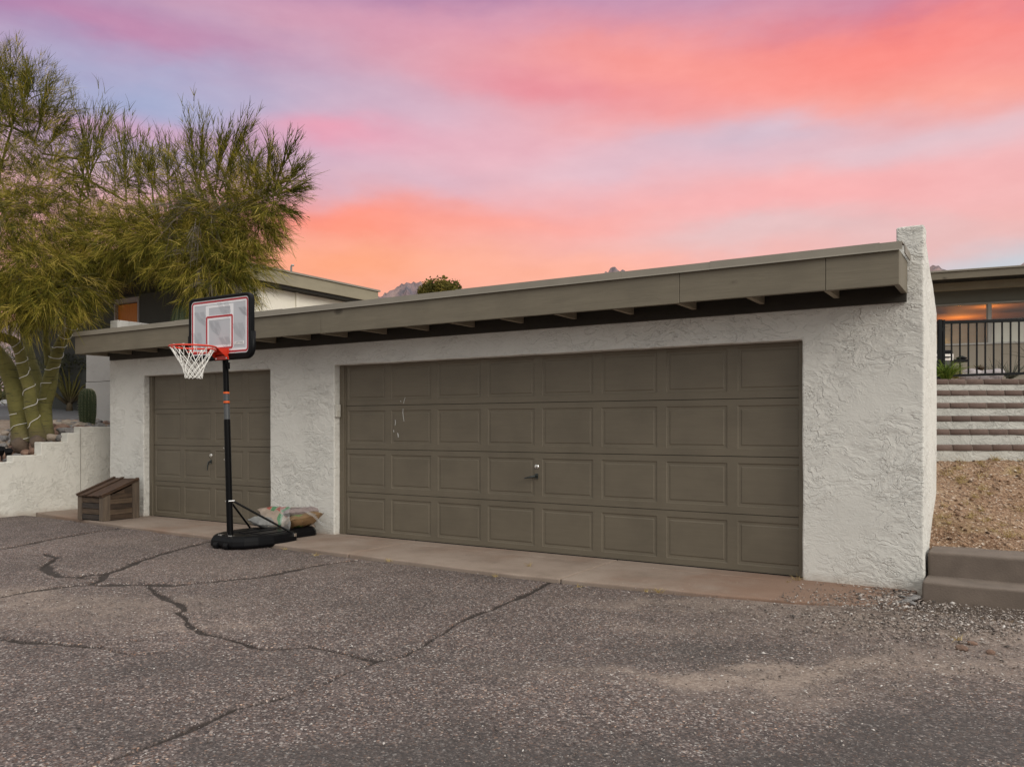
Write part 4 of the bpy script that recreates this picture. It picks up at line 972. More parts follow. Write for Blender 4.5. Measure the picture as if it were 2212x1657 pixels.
def limb(pts, r0, r1, name='trunk', seg=14, wig=.04):
    """pts: (u, v, distance) read off the photo, smoothed into a tapered limb"""
    P_ = [at_t(*q) if len(q) == 3 and not isinstance(q, Vector) else Vector(q) for q in pts]; out = []
    for i in range(len(P_) - 1):
        p0, p1, p2, p3 = P_[max(i - 1, 0)], P_[i], P_[i + 1], P_[min(i + 2, len(P_) - 1)]
        for k in range(6):
            s_ = k / 6; out.append(.5 * ((2 * p1) + (p2 - p0) * s_ + (2 * p0 - 5 * p1 + 4 * p2 - p3) * s_ * s_ + (3 * p1 - p0 - 3 * p2 + p3) * s_ ** 3))
    out.append(P_[-1]); n = len(out)
    out = [q + noise.noise_vector(q * 2.2) * wig * min(1, i / 4) for i, q in enumerate(out)]
    rad = [(r0 + (r1 - r0) * (i / (n - 1)) ** .8) * (1 + .10 * noise.noise(q * 5)) for i, q in enumerate(out)]
    if name == 'trunk':
        for i in range(5): rad[i] *= 1 + .30 * (1 - i / 5) ** 2
    return out, rad
TR = {}
specs = {
 'A': ([(54, 956, 13.3), (42, 890, 13.25), (27, 830, 13.15), (2, 775, 13.0), (-45, 715, 12.7), (-110, 640, 12.4), (-150, 520, 12.2)], .175, .085),
 'B': ([(84, 952, 13.15), (71, 890, 13.0), (57, 820, 12.95), (44, 765, 12.8), (28, 735, 12.7), (-5, 722, 12.5), (-60, 690, 12.2)], .108, .060),
 'C': ([(80, 935, 13.4), (84, 850, 13.55), (70, 780, 13.7), (58, 720, 13.8), (48, 630, 13.8), (30, 520, 13.7), (-5, 400, 13.7), (30, 260, 13.6)], .105, .014),
 'D': ([(98, 950, 13.35), (95, 870, 13.5), (112, 790, 13.45), (138, 735, 13.35), (170, 690, 13.2), (215, 650, 12.9), (290, 590, 12.6), (380, 520, 12.3), (470, 460, 12.1), (560, 420, 12.0), (640, 380, 11.9)], .120, .020),
 'E': ([(93, 935, 13.42), (98, 885, 13.46), (116, 825, 13.5), (125, 770, 13.7), (160, 700, 13.9), (195, 600, 14.0), (165, 490, 14.0), (192, 350, 13.9)], .085, .010),
}
for k, (pts, r0, r1) in specs.items():
    o_, r_ = limb(pts, r0, r1); TR[k] = (o_, r_); MB().tube(o_, r_, 16).build('trunk', M['bark'], tree, smooth=True)
o_, r_ = limb([(104, 790, 13.45), (100, 740, 13.4), (98, 695, 13.35), (110, 640, 13.3)], .06, .04, 'limb'); MB().tube(o_, r_, 12).build('limb', M['bark'], tree, smooth=True)
TR['F'] = (o_, r_)
# cut stumps at the root
for (u, v, dx) in ((44, 960, 0), (83, 955, .05)):
    p = at_t(u, v, 12.95); MB().tube([p + Vector((-.02, .10, -.12)), p + Vector((.0, -.02, .0)), p + Vector((.03, -.07, .05))], [.13, .105, .085], 12).build('stump', simple('stump_bark', (.10, .07, .05), .9, .4, 9, 0, .02, 20), tree, smooth=True)

# crown: clumps of drooping and upright green twigs; each clump sits round a point of the crown's volume
CL = []   # u, v, distance, radius (m), mode, count, up-bias
def clump(u, v, t_, r_, n, up, L=.55, dead=0.0, spread=1.0): CL.append((at_t(u, v, t_), r_, n, up, L, dead, spread))
for (u, v, t_, r_, n, up) in [
  (-20, 165, 13.6, .40, 30, .9), (25, 180, 13.7, .45, 36, .9), (75, 215, 13.5, .42, 32, .7), (-70, 220, 13.4, .5, 26, .6), (110, 265, 13.6, .34, 24, .6), (0, 270, 13.2, .5, 44, .4), (60, 300, 13.4, .5, 40, .5), (120, 330, 13.7, .38, 28, .6),
  (-90, 330, 13.0, .6, 30, .2), (-10, 370, 12.8, .55, 48, .1), (60, 390, 12.9, .5, 46, .2), (120, 400, 13.2, .42, 36, .4),
  (235, 395, 13.6, .34, 26, .8), (275, 375, 13.2, .36, 30, .8), (320, 390, 12.8, .38, 32, .7), (365, 385, 12.6, .38, 32, .6), (405, 385, 12.3, .34, 28, .8),
  (450, 385, 12.0, .36, 32, .6), (500, 385, 12.0, .38, 34, .6), (550, 390, 11.9, .38, 34, .5), (590, 390, 11.9, .30, 28, .4), (622, 385, 11.9, .22, 18, .3),
  (175, 440, 13.3, .46, 40, .2), (235, 450, 13.0, .44, 42, .1), (300, 455, 12.6, .44, 44, .0), (365, 455, 12.4, .44, 46, .0), (430, 450, 12.1, .42, 44, .0), (495, 455, 12.0, .42, 42, -.1), (555, 450, 12.0, .40, 36, -.1), (590, 430, 11.9, .30, 28, -.1),
  (20, 460, 12.4, .5, 50, -.3), (90, 470, 12.5, .5, 50, -.3), (-60, 470, 12.3, .6, 40, -.3), (160, 520, 12.9, .46, 44, -.5), (235, 520, 12.8, .44, 44, -.5), (305, 520, 12.4, .44, 46, -.5), (375, 515, 12.1, .42, 48, -.6), (445, 510, 11.9, .42, 48, -.6), (505, 505, 11.9, .38, 38, -.5), (550, 500, 11.9, .30, 26, -.4),
  (-40, 560, 12.0, .5, 46, -.7), (30, 575, 11.9, .46, 50, -.7), (95, 580, 12.0, .46, 50, -.7), (160, 585, 12.3, .40, 44, -.7), (220, 540, 12.4, .34, 40, -.4), (290, 515, 12.2, .30, 36, -.3), (360, 510, 12.0, .30, 34, -.3), (425, 555, 11.8, .36, 40, -.8), (480, 550, 11.8, .36, 40, -.8), (520, 555, 11.8, .28, 28, -.7),
  (-20, 640, 11.9, .42, 44, -.8), (45, 645, 11.9, .40, 46, -.8), (105, 640, 12.0, .36, 40, -.8), (155, 630, 12.2, .28, 32, -.7), (178, 622, 12.3, .20, 22, -.5), (440, 605, 11.75, .26, 28, -.9), (500, 600, 11.75, .26, 28, -.9), (420, 590, 11.8, .18, 16, -.5),
  (60, 520, 13.6, .6, 44, -.2), (200, 500, 13.8, .6, 44, -.2), (330, 480, 13.2, .55, 40, -.2), (460, 480, 12.7, .5, 36, -.2)]: clump(u, v, t_, r_, n, up)
# tall loose sprays standing over the crown
for (u, v, t_, r_, n, up) in [(190, 330, 13.9, .12, 16, 1.6), (205, 310, 13.9, .16, 18, 1.6), (195, 265, 13.9, .10, 12, 1.7), (180, 300, 13.8, .12, 10, 1.6), (232, 270, 13.8, .10, 8, 1.6), (285, 330, 13.2, .14, 14, 1.6), (298, 300, 13.2, .10, 9, 1.6), (420, 325, 12.2, .14, 15, 1.5), (415, 290, 12.2, .10, 8, 1.7), (470, 330, 12.0, .14, 14, 1.5), (492, 300, 12.0, .14, 14, 1.5), (520, 290, 12.0, .10, 10, 1.5), (555, 345, 11.9, .14, 12, 1.3), (600, 345, 11.9, .12, 9, 1.2), (625, 340, 11.9, .10, 8, 1.2), (655, 380, 11.9, .10, 10, .6), (640, 430, 11.9, .14, 12, -.2), (600, 480, 11.9, .18, 14, -.5), (560, 530, 11.9, .18, 14, -.6), (20, 130, 13.7, .16, 14, 1.4), (60, 150, 13.7, .16, 14, 1.3), (-20, 135, 13.6, .16, 12, 1.4), (100, 215, 13.6, .14, 10, 1.0), (350, 330, 12.8, .12, 10, 1.4), (380, 345, 12.6, .10, 8, 1.4), (140, 300, 13.7, .12, 8, 1.2)]: clump(u, v, t_, r_, n, up, .50, 0, .6)
# dead grey tassels inside
DEAD = [(110, 610, 12.2, .26, 22), (60, 600, 12.3, .3, 20), (445, 470, 11.7, .3, 20), (400, 470, 11.9, .26, 12), (520, 430, 11.75, .22, 14), (445, 560, 11.7, .16, 12), (150, 610, 12.2, .2, 12), (20, 470, 12.0, .3, 12), (490, 620, 11.7, .14, 8)]
branch = MB(); trunkpts = [(q, r_) for k in TR for q, r_ in zip(*TR[k])]
SV, SD, SL, SC_, SW = [], [], [], [], []      # strands: start, direction, length, tint, width
def strands(c, r_, n, up, L, tint, spread):
    for _ in range(n):
        d_ = Vector(RNG.normal(size=3)); d_.normalize(); p = Vector(c) + d_ * r_ * RNG.random() ** .45
        main = (d_ * .85 + Vector((0, 0, up * (1.15 if up > 0 else .62))) + Vector(RNG.normal(size=3)) * .38); main.normalize()
        tl = L * RNG.uniform(.6, 1.25); tnt = tint * 1.0 + RNG.normal() * .18
        k = int(RNG.integers(17, 27))
        for j in range(k):
            s_ = RNG.random() ** .8; side = Vector(RNG.normal(size=3)); side -= main * side.dot(main); side.normalize()
            st = p + main * (s_ * tl * .75) + side * .015
            dd_ = main + side * RNG.uniform(.15, .85) * spread; dd_.normalize()
            SV.append(st[:]); SD.append(dd_[:]); SL.append(tl * RNG.uniform(.22, .62) * (1 - .35 * s_)); SC_.append(tnt + RNG.normal() * .20); SW.append(.0028 * RNG.uniform(.7, 1.5))
        SV.append(p[:]); SD.append(main[:]); SL.append(tl * 1.1); SC_.append(tnt - .1); SW.append(.006)
for (c, r_, n, up, L, dead, spread) in CL:
    strands(c, r_, int(n * (2.6 if up < -.05 and r_ > .2 else 2.0 if r_ > .2 and c.x < -13.3 else 1.05 if r_ > .2 else 0)), up, L * (.9 if r_ > .2 else 1), .56 if up < 0 else .44, spread)  # drooping lower clumps tinted brighter: their warmer light is put into the colour
    for _ in range(3 if r_ > .2 else 1):          # twigs feeding the clump from the nearest limb
        q = c + Vector(RNG.normal(size=3)) * r_ * .5
        a, ra = min(trunkpts, key=lambda z: (z[0] - q).length + (1.2 if z[0].z > q.z + .3 and up > 0 else 0))
        mid = (a + q) / 2 + Vector((0, 0, .18 if up > -.2 else .25)) + Vector(RNG.normal(size=3)) * .10
        P_ = [a.lerp(mid, s_).lerp(mid.lerp(q, s_), s_) + noise.noise_vector(a.lerp(q, s_) * 3) * .04 for s_ in (0, .15, .3, .45, .6, .75, .9, 1)]
        r0 = min(ra * .6, .03 + .008 * (q - a).length); branch.tube(P_, [r0 + (.007 - r0) * s_ for s_ in (0, .15, .3, .45, .6, .75, .9, 1)], 6)
def spray(u0, v0, u1, v1, t_, wid, n):
    """a loose upright broom: long thin shoots fanning out of one branch end, each with side shoots"""
    a, b = at_t(u0, v0, t_), at_t(u1, v1, t_ + RNG.normal() * .15); ax = b - a; L_ = ax.length; ax.normalize()
    nr_, _ = min(trunkpts, key=lambda z: (z[0] - a).length); branch.tube([nr_, nr_.lerp(a, .5) + Vector((0, 0, -.05)), a - ax * .12, a, a + ax * L_ * .35, a + ax * L_ * .6], [.024, .020, .016, .013, .008, .004], 5)
    for _ in range(int(n * 1.3)):
        sd = Vector(RNG.normal(size=3)); sd -= ax * sd.dot(ax); sd.normalize(); dv = (ax + sd * wid * RNG.random() ** .6).normalized()
        st = a + ax * L_ * RNG.uniform(0, .45); ln = L_ * RNG.uniform(.45, .8)
        SV.append(st[:]); SD.append(dv[:]); SL.append(ln); SC_.append(.30 + RNG.normal() * .12); SW.append(.0078)
        for _k in range(15):
            q = RNG.uniform(.15, .9); s2 = Vector(RNG.normal(size=3)); s2 -= dv * s2.dot(dv); s2.normalize()
            SV.append((st + dv * ln * q)[:]); SD.append((dv + s2 * RNG.uniform(.15, .45)).normalized()[:]); SL.append(ln * RNG.uniform(.2, .45) * (1.1 - q * .6)); SC_.append(.36 + RNG.normal() * .15); SW.append(.0048)
for a_ in ((192, 400, 176, 195, 13.9, .34, 15), (192, 390, 235, 205, 13.9, .26, 15), (190, 420, 150, 260, 13.9, .35, 8), (272, 420, 262, 235, 13.3, .28, 14), (300, 420, 300, 270, 13.2, .4, 12), (365, 420, 355, 290, 12.7, .4, 12), (330, 420, 322, 300, 12.9, .4, 10), (425, 400, 405, 232, 12.2, .26, 14), (430, 400, 445, 232, 12.2, .22, 9), (468, 400, 488, 240, 12.0, .26, 15), (480, 400, 545, 225, 12.0, .20, 13), (530, 400, 560, 290, 12.0, .35, 11), (570, 400, 600, 290, 11.9, .3, 10), (595, 400, 645, 280, 11.9, .28, 10), (610, 410, 668, 330, 11.9, .35, 12), (600, 420, 676, 400, 11.9, .35, 12), (590, 440, 655, 470, 11.9, .4, 12), (560, 470, 625, 540, 11.9, .45, 12), (20, 260, 5, 100, 13.7, .35, 13), (50, 260, 62, 112, 13.6, .33, 14), (80, 290, 118, 160, 13.6, .35, 12), (100, 320, 150, 250, 13.6, .4, 12), (-30, 250, -50, 110, 13.6, .35, 10), (110, 350, 150, 330, 13.6, .5, 10)): spray(*a_)
branch.build('branches', M['bark'], tree, smooth=True)['kind'] = 'stuff'
def ribbon_mesh(name, V0, D0, L0, C0, W0, m, parent, droop, nseg=4, loc=None):
    V0, D0, L0, C0, W0 = (np.array(q) for q in (V0, D0, L0, C0, W0)); n = len(V0)
    rnd = RNG.normal(size=(n, 3)); sd = np.cross(D0, rnd); sd /= np.linalg.norm(sd, axis=1)[:, None] + 1e-9; curl = np.cross(D0, sd)
    sgn = RNG.normal(size=n) * .22; P_ = []
    for k in range(nseg + 1):
        s_ = k / nseg
        c_ = V0 + D0 * (L0 * s_)[:, None] + curl * (sgn * L0 * s_ * s_)[:, None]; c_[:, 2] -= droop * L0 * s_ * s_
        wd = W0 * (1 - .80 * s_); P_ += [c_ - sd * wd[:, None], c_ + sd * wd[:, None]]
    P_ = np.stack(P_, 1); m_ = 2 * (nseg + 1); base_ = (np.arange(n) * m_)[:, None]
    F = np.concatenate([np.stack([base_[:, 0] + 2 * k, base_[:, 0] + 2 * k + 1, base_[:, 0] + 2 * k + 3, base_[:, 0] + 2 * k + 2], 1) for k in range(nseg)])
    return np_mesh(name, P_.reshape(-1, 3), F, m, parent, attrs={'tint': ('FLOAT', np.repeat(C0, m_))}, loc=loc)
def leaf_mat(name, stops, rough=.75, tr=.25):
    t = mat(name); a = t.node('ShaderNodeAttribute', out='Fac', attribute_name='tint')
    c4 = t.ramp(a, stops); fin(t, c4, rough, spec=.2)
    tl = t.n.new('ShaderNodeBsdfTranslucent'); t.l.new(c4, tl.inputs[0]); mx = t.n.new('ShaderNodeMixShader'); mx.inputs[0].default_value = tr
    t.l.new(t.bsdf.outputs[0], mx.inputs[1]); t.l.new(tl.outputs[0], mx.inputs[2]); t.l.new(mx.outputs[0], t.n['Material Output'].inputs[0]); return t.mat
M['twig'] = leaf_mat('palo_verde_twigs', [(0, (.026, .030, .006)), (.3, (.075, .078, .010)), (.55, (.180, .160, .018)), (.8, (.36, .285, .042)), (1, (.54, .41, .11))], tr=.10)
ribbon_mesh('crown', SV, SD, SL, SC_, SW, M['twig'], tree, .12, 3)
print('twigs', len(SV))
SV, SD, SL, SC_, SW = [], [], [], [], []
for (u, v, t_, r_, n) in DEAD: strands(at_t(u, v, t_), r_, n, -1.3, .5, .5, .7)
M['dead'] = leaf_mat('dead_twigs', [(0, (.10, .08, .06)), (.5, (.21, .175, .15)), (1, (.33, .28, .25))], .9, .1)
ribbon_mesh('dead_twigs', SV, SD, SL, SC_, SW, M['dead'], tree, .25)

# string light cord wound round the trunks
M['cord'] = simple('white_cord', (.62, .60, .55), .6)
cordm = MB()
def wind(key, i0, i1, turns, ph=0.0):
    o_, r_ = TR[key]; pts = []
    N_ = int(turns * 14)
    for k in range(N_ + 1):
        s_ = k / N_; q = i0 + (i1 - i0) * s_; i = min(int(q), len(o_) - 2); f_ = q - i
        c = o_[i].lerp(o_[i + 1], f_); rr = (r_[i] * (1 - f_) + r_[i + 1] * f_) + .010; tg = (o_[i + 1] - o_[i]).normalized()
        a = tg.cross(Vector((0, 1, 0))); a.normalize(); b = tg.cross(a); an = 2 * math.pi * turns * s_ + ph + .5 * math.sin(k * .7)
        pts.append(c + (a * math.cos(an) + b * math.sin(an)) * rr)
    cordm.tube(pts, .0062, 6)
wind('B', 3, 24, 7); wind('D', 6, 26, 8, 1.0); wind('A', 1, 6, 2.0, 2.0)
tag(cordm.build('string_lights', M['cord'], loc=(TB.x, TB.y, TBz), smooth=True), 'white cord of string lights wound round the palo verde trunks', 'string lights')
# two black flood lamps at the foot of the tree
for i, (u, v, lab) in enumerate(((4, 978, 'black garden spotlight at the left edge, farther from the trunk'), (20, 982, 'black garden spotlight between the trunk base and the other lamp'))):
    p = at_t(u, v, 12.6); sl = empty('spotlight', p, lab, 'spotlight', 'garden spotlights at the tree foot')
    MB().tube([p + Vector((0, 0, -.12)), p], .012, 8).build('stake', M['black_plastic'], sl)
    MB().tube([p + Vector((-.03, 0, -.03)), p + Vector((.02, -.02, .03)), p + Vector((.05, -.03, .07))], [.035, .05, .06], 14).build('lamp_head', M['black_plastic'], sl, smooth=False, bevel=.004)
# ================================================================= right: concrete steps, gravel bank, brick stair
M['step'] = simple('brown_concrete', (.155, .122, .100), .9, .42, 5, 0, .004, 70)
cs = empty('concrete_steps', (0.6, 7.3, -.05), 'two broad brown concrete steps at the foot of the gravel bank', 'steps')
def slab(name, x0, x1, y0, y1, z0, z1):
    bm = bmesh.new(); bmesh.ops.create_cube(bm, size=1)
    for v in bm.verts: v.co = Vector((x0 + (v.co.x + .5) * (x1 - x0), y0 + (v.co.y + .5) * (y1 - y0), z0 + (v.co.z + .5) * (z1 - z0)))
    bmesh.ops.subdivide_edges(bm, edges=bm.edges[:], cuts=14, use_grid_fill=True)
    for v in bm.verts: v.co += noise.noise_vector(v.co * 3) * .006
    me = bpy.data.meshes.new(name); bm.to_mesh(me); bm.free(); link_mesh(name, me, M['step'], cs, bevel=.02, seg=3)
slab('step', -.640, 3.6, 7.10, 7.50, -.12, .125); slab('step', -.634, 3.6, 7.46, 7.93, .0, .315)
# bank
nx, ny = 240, 260
xs_ = np.linspace(-1.25, 4.5, nx); ys_ = np.linspace(7.84, 12.0, ny); X, Y = np.meshgrid(xs_, ys_)
fw = -0.53 * X + .848 * Y
Z = slopez(X, Y) + (fbm(X * 1.6, Y * 1.6) - .47) * .10 * np.clip((fw - 6.6) / .5, 0, 1) + (fbm(X * 9, Y * 9) - .47) * .05
t = mat('gravel_bank')
c4 = t.ramp(t.noise(t.co, 1.8, 5, .65), [(.3, (.19, .105, .060)), (.5, (.285, .175, .105)), (.7, (.37, .25, .160))])
pv = t.scale(t.co, 1, 1.6, 1); vc = t.voro(pv, 55, out='Color'); sv = t.n.new('ShaderNodeSeparateColor'); t.l.new(vc, sv.inputs[0])
c4 = t.mix(t.sm(sv.outputs[0], .35, .4, 0, .85), c4, t.ramp(sv.outputs[1], [(0, (.065, .038, .024)), (.4, (.215, .125, .075)), (.7, (.35, .225, .145)), (.93, (.46, .35, .26)), (1, (.66, .57, .48))]))
c4 = t.mix(t.sm(t.noise(t.vm('ADD', t.co, (4, 1, 2)), 2.6, 4, .6), .55, .68, 0, .3), c4, (.34, .25, .115, 1))
M['bank'] = fin(t, c4, .95, t.voro(pv, 55), .02, .7)
o = np_mesh('gravel_slope', np.stack([X.ravel(), Y.ravel(), Z.ravel()], 1), grid_faces(nx, ny), M['bank'], smooth=True)
tag(o, 'sloping bank of reddish gravel and bark with dry grass', 'gravel slope', kind='structure')
def bank_pt():
    x = RNG.uniform(-.62, 3.4); y = RNG.uniform(7.9, 11.5); return x, y, -0.53 * x + .848 * y
# loose chips on the bank and loose gravel at its foot and by the pillar
def chips(name, pts, sizes, label, m, flat=.45):
    n = len(pts); pts = np.array(pts); sizes = np.array(sizes)
    base_ = np.array([(1, 0, 0), (-.9, .1, 0), (.1, .8, .05), (-.05, -.75, 0), (0, .05, .9), (.08, -.05, -.6)]); Fb = np.array([(0, 2, 4), (2, 1, 4), (1, 3, 4), (3, 0, 4), (2, 0, 5), (1, 2, 5), (3, 1, 5), (0, 3, 5)])
    a = RNG.random(n) * 6.283; B = base_[None] * sizes[:, None, None] * np.stack([RNG.uniform(.7, 1.5, n), RNG.uniform(.6, 1, n), np.full(n, flat) * RNG.uniform(.6, 1.4, n)], 1)[:, None, :]
    tl = RNG.normal(size=(n, 2)) * .25; B[:, :, 2] += B[:, :, 0] * tl[:, :1] + B[:, :, 1] * tl[:, 1:]
    V = np.stack([B[:, :, 0] * np.cos(a)[:, None] - B[:, :, 1] * np.sin(a)[:, None], B[:, :, 0] * np.sin(a)[:, None] + B[:, :, 1] * np.cos(a)[:, None], B[:, :, 2]], 2) + pts[:, None, :]
    F = (Fb[None] + (np.arange(n) * 6)[:, None, None]).reshape(-1, 3)
    o = np_mesh(name, V.reshape(-1, 3), F, m, attrs={'tint': ('FLOAT', np.repeat(RNG.random(n), 6))}); return tag(o, label, 'gravel', kind='stuff')
def tint_mat(name, stops):
    t = mat(name); return fin(t, t.ramp(t.node('ShaderNodeAttribute', out='Fac', attribute_name='tint'), stops), .9)
chipm = tint_mat('bark_chips', [(0, (.05, .030, .020)), (.35, (.19, .10, .055)), (.6, (.31, .19, .115)), (.85, (.42, .31, .22)), (1, (.64, .56, .48))])
gravm = tint_mat('loose_gravel', [(0, (.06, .05, .045)), (.35, (.15, .12, .105)), (.65, (.26, .21, .18)), (.88, (.38, .33, .30)), (1, (.62, .58, .55))])
pts, ss = [], []
while len(pts) < 7000:
    x, y, f_ = bank_pt()
    if f_ > 8.35: continue
    pts.append((x, y, 0)); ss.append(.005 + .026 * RNG.random() ** 5)
pa = np.array(pts); i = np.clip(np.searchsorted(xs_, pa[:, 0]), 0, nx - 1); j = np.clip(np.searchsorted(ys_, pa[:, 1]), 0, ny - 1); pa[:, 2] = Z[j, i] + .004
chips('bark_chips', pa, ss, 'reddish bark chips and pebbles strewn over the bank', chipm)
pts, ss = [], []
for (u, v, su, sv_, n, sz) in ((1960, 1335, 170, 26, 4200, .009), (1935, 1300, 45, 14, 700, .014), (2120, 1345, 120, 20, 2000, .010), (1700, 1310, 220, 26, 2200, .0065), (1850, 1450, 260, 40, 1600, .007), (1100, 1450, 900, 130, 2600, .0055), (2050, 1400, 200, 50, 1600, .007), (110, 1305, 160, 25, 900, .007), (600, 1350, 240, 40, 900, .007), (1600, 1600, 500, 60, 1200, .005)):
    for _ in range(n):
        uu, vv_ = u + RNG.normal() * su, v + RNG.normal() * sv_
        if vv_ < 1120: continue
        c = on_drive(uu, vv_)
        if c[1] > 6.36 and -13 < c[0] < -1.6: continue
        if c[1] > 7.06 and c[0] > -.63: continue
        if c[1] > 7.33 or c[1] < 1.5 or c[0] > 5: continue
        zz = float(GZ(c[1])) + .012 if not (c[1] > 6.34 and c[0] > -1.7 and c[0] < -.7) else .010
        pts.append((c[0], c[1], zz)); ss.append(sz * (.4 + 1.5 * RNG.random() ** 2.5))
chips('loose_gravel', pts, ss, 'loose pale gravel spread over the driveway edge', gravm)
# scraps of bigger stone at the pillar corner
for k, (u, v, s_) in enumerate(((1950, 1292, .032), (1968, 1296, .045), (1958, 1301, .03), (1980, 1292, .035), (1945, 1304, .022), (1972, 1306, .028))):
    c = at_z(u, v, .0); put_rock((c.x, c.y, .012), s_, 'grey', 'broken grey stone lying at the foot of the white pillar', 'broken stones at the pillar foot', 'stone', .4)
for k, (u, v, s_) in enumerate(((2078, 1340 + 63, .045), (2140, 1412, .03), (2100, 1392, .028))):
    c = on_drive(u, v); put_rock((c[0], c[1], -.02), s_, 'rust brown', 'dark stone lying alone on the gravel right of the driveway', 'single stones on the gravel', 'stone', .5)
# dry grass on the bank and weeds in the joints
V0, D0, L0, C0, W0 = [], [], [], [], []
def tuft(p, n, L, lean=.55, wd=.0022):
    for _ in range(n):
        a = RNG.random() * 6.283; q = Vector(p) + Vector((RNG.normal(), RNG.normal(), 0)) * L * .16
        d_ = Vector((math.cos(a) * lean * RNG.random() * 1.6, math.sin(a) * lean * RNG.random() * 1.6, 1)).normalized()
        V0.append(q[:]); D0.append(d_[:]); L0.append(L * RNG.uniform(.4, 1.1)); C0.append(RNG.random()); W0.append(wd)
for _ in range(520):
    x, y, f_ = bank_pt()
    if f_ > 8.3 or f_ < 6.9 or RNG.random() > math.exp(-max(0, x + .3 - .25 * (f_ - 6.9)) * 1.0): continue
    i_, j_ = min(np.searchsorted(xs_, x), nx - 1), min(np.searchsorted(ys_, y), ny - 1); tuft((x, y, Z[j_, i_]), int(RNG.integers(14, 34)), RNG.uniform(.06, .15), 1.0)
M['straw'] = leaf_mat('dry_straw', [(0, (.26, .18, .075)), (.5, (.42, .31, .13)), (1, (.58, .47, .25))], .9, .2)
tag(ribbon_mesh('dry_grass', V0, D0, L0, C0, W0, M['straw'], None, .35), 'dry yellow grass growing along the pillar and over the bank', 'grass', kind='stuff')
for k, (u, v, L) in enumerate(((1142, 1225, .10), (840, 1213, .09), (615, 1187, .06), (683, 1200, .07), (1070, 1246, .06), (1395, 1282 - 4, .05), (1422, 1280, .09), (1720, 1255, .10), (1705, 1259, .06), (2070, 1383, .06), (1250, 1268, .05))):
    V0, D0, L0, C0, W0 = [], [], [], [], []; c = at_z(u, v, -.005); tuft(c, 22, L, 1.1)
    where = ['at the apron edge under the lock of the wide door', 'at the apron edge just right of the hoop base', 'beside the front of the hoop base', 'by the back end of the hoop base', 'at the crack that meets the apron', 'left one of two at the apron end', 'right one of two at the apron end', 'at the lower right corner of the wide door', 'just left of the weed at the door corner', 'out on the gravel at the right', 'midway along the apron edge'][k]
    tag(ribbon_mesh('weed_tuft', V0, D0, L0, C0, W0, M['straw'], None, .35, loc=c), 'small dry weed tuft ' + where, 'weed', 'weeds in the paving joints')

# brick stair, square to the view of the photo's right side
SA = math.atan2(.53, .848) * 1.0
SM = Matrix(((0.848, -0.530, 0, 0), (0.530, 0.848, 0, 0), (0, 0, 1, 0), (0, 0, 0, 1)))   # local x to the right, y away
stair = empty('brick_stair', SM @ Vector((4.6, 8.2, .95)), 'stair of white stucco risers with red brick edges beside the garage', 'stair')
t = mat('stair_brick'); ob = t.node('ShaderNodeTexCoord', out='Object'); at_ = t.node('ShaderNodeAttribute', out='Fac', attribute_name='tint')
c4 = t.ramp(at_, [(0, (.115, .070, .056)), (.5, (.165, .108, .088)), (1, (.22, .155, .13))]); c4 = t.mix(t.noise(ob, 30, 4), c4, (.10, .07, .058, 1)); M['brick'] = fin(t, c4, .9, t.noise(ob, 50, 4), .004, .6)
M['riser'] = stucco('riser_stucco', (.50, .49, .45))
zt = [1.157, 1.316, 1.458, 1.602, 1.748, 1.884]; f0 = 8.2
for k, z in enumerate(zt):
    fr = f0 + .21 * k; xa = (2018 - 1106) / FPX * fr
    zb = zt[k - 1] - .004 if k else .90
    r_ = MB()
    bm = bmesh.new(); gxs = np.linspace(xa - .25, xa + 2.6, 60); gzs = np.linspace(zb, z - .062, 4); vv = [[bm.verts.new(SM @ Vector((a, fr + .012, b)) + noise.noise_vector(Vector((a * 6, b * 6, k))) * .008) for a in gxs] for b in gzs]
    for a in range(3):
        for b in range(59): bm.faces.new((vv[a][b], vv[a][b + 1], vv[a + 1][b + 1], vv[a + 1][b]))
    me = bpy.data.meshes.new('riser'); bm.to_mesh(me); bm.free(); link_mesh('riser', me, M['riser'], stair)
    MB().box((xa - .25, fr + .03, zb - .2), (xa + 2.6, fr + .9, z - .064), SM).build('stair_body', M['step'], stair)
    V, F, T = [], [], []
    nb = 14; bl = .192; off = RNG.uniform(-.02, .02)
    for q in range(nb):
        x0 = xa - .02 + off + q * (bl + .009); j_ = RNG.uniform(-.004, .004)
        c = [SM @ Vector(p) for p in ((x0, fr + j_, z - .058), (x0 + bl, fr + j_, z - .058), (x0 + bl, fr + .20, z - .058), (x0, fr + .20, z - .058), (x0, fr + j_, z), (x0 + bl, fr + j_, z), (x0 + bl, fr + .20, z), (x0, fr + .20, z))]
        o_ = len(V); V += [tuple(p) for p in c]; F += [tuple(i_ + o_ for i_ in f_) for f_ in ((0, 3, 2, 1), (4, 5, 6, 7), (0, 1, 5, 4), (1, 2, 6, 5), (2, 3, 7, 6), (3, 0, 4, 7))]; T += [RNG.random()] * 8
    np_mesh('brick_edge', V, F, M['brick'], stair, attrs={'tint': ('FLOAT', T)}).modifiers.new('bevel', 'BEVEL').width = .006
    MB().box((xa - .02, fr + .006, z - .060), (xa + 2.6, fr + .19, z - .012), SM).build('mortar', M['step'], stair)
# patio beyond the stair
po = MB().box(((2018 - 1106) / FPX * 9.4 - .6, 9.42, 1.5), (12, 11.05, 1.875), SM).box((-2, 11.06, 1.5), (14, 40, 1.985), SM)
tag(po.build('patio', M['soil']), 'raised earth patio at the top of the brick stair', 'patio', kind='structure')

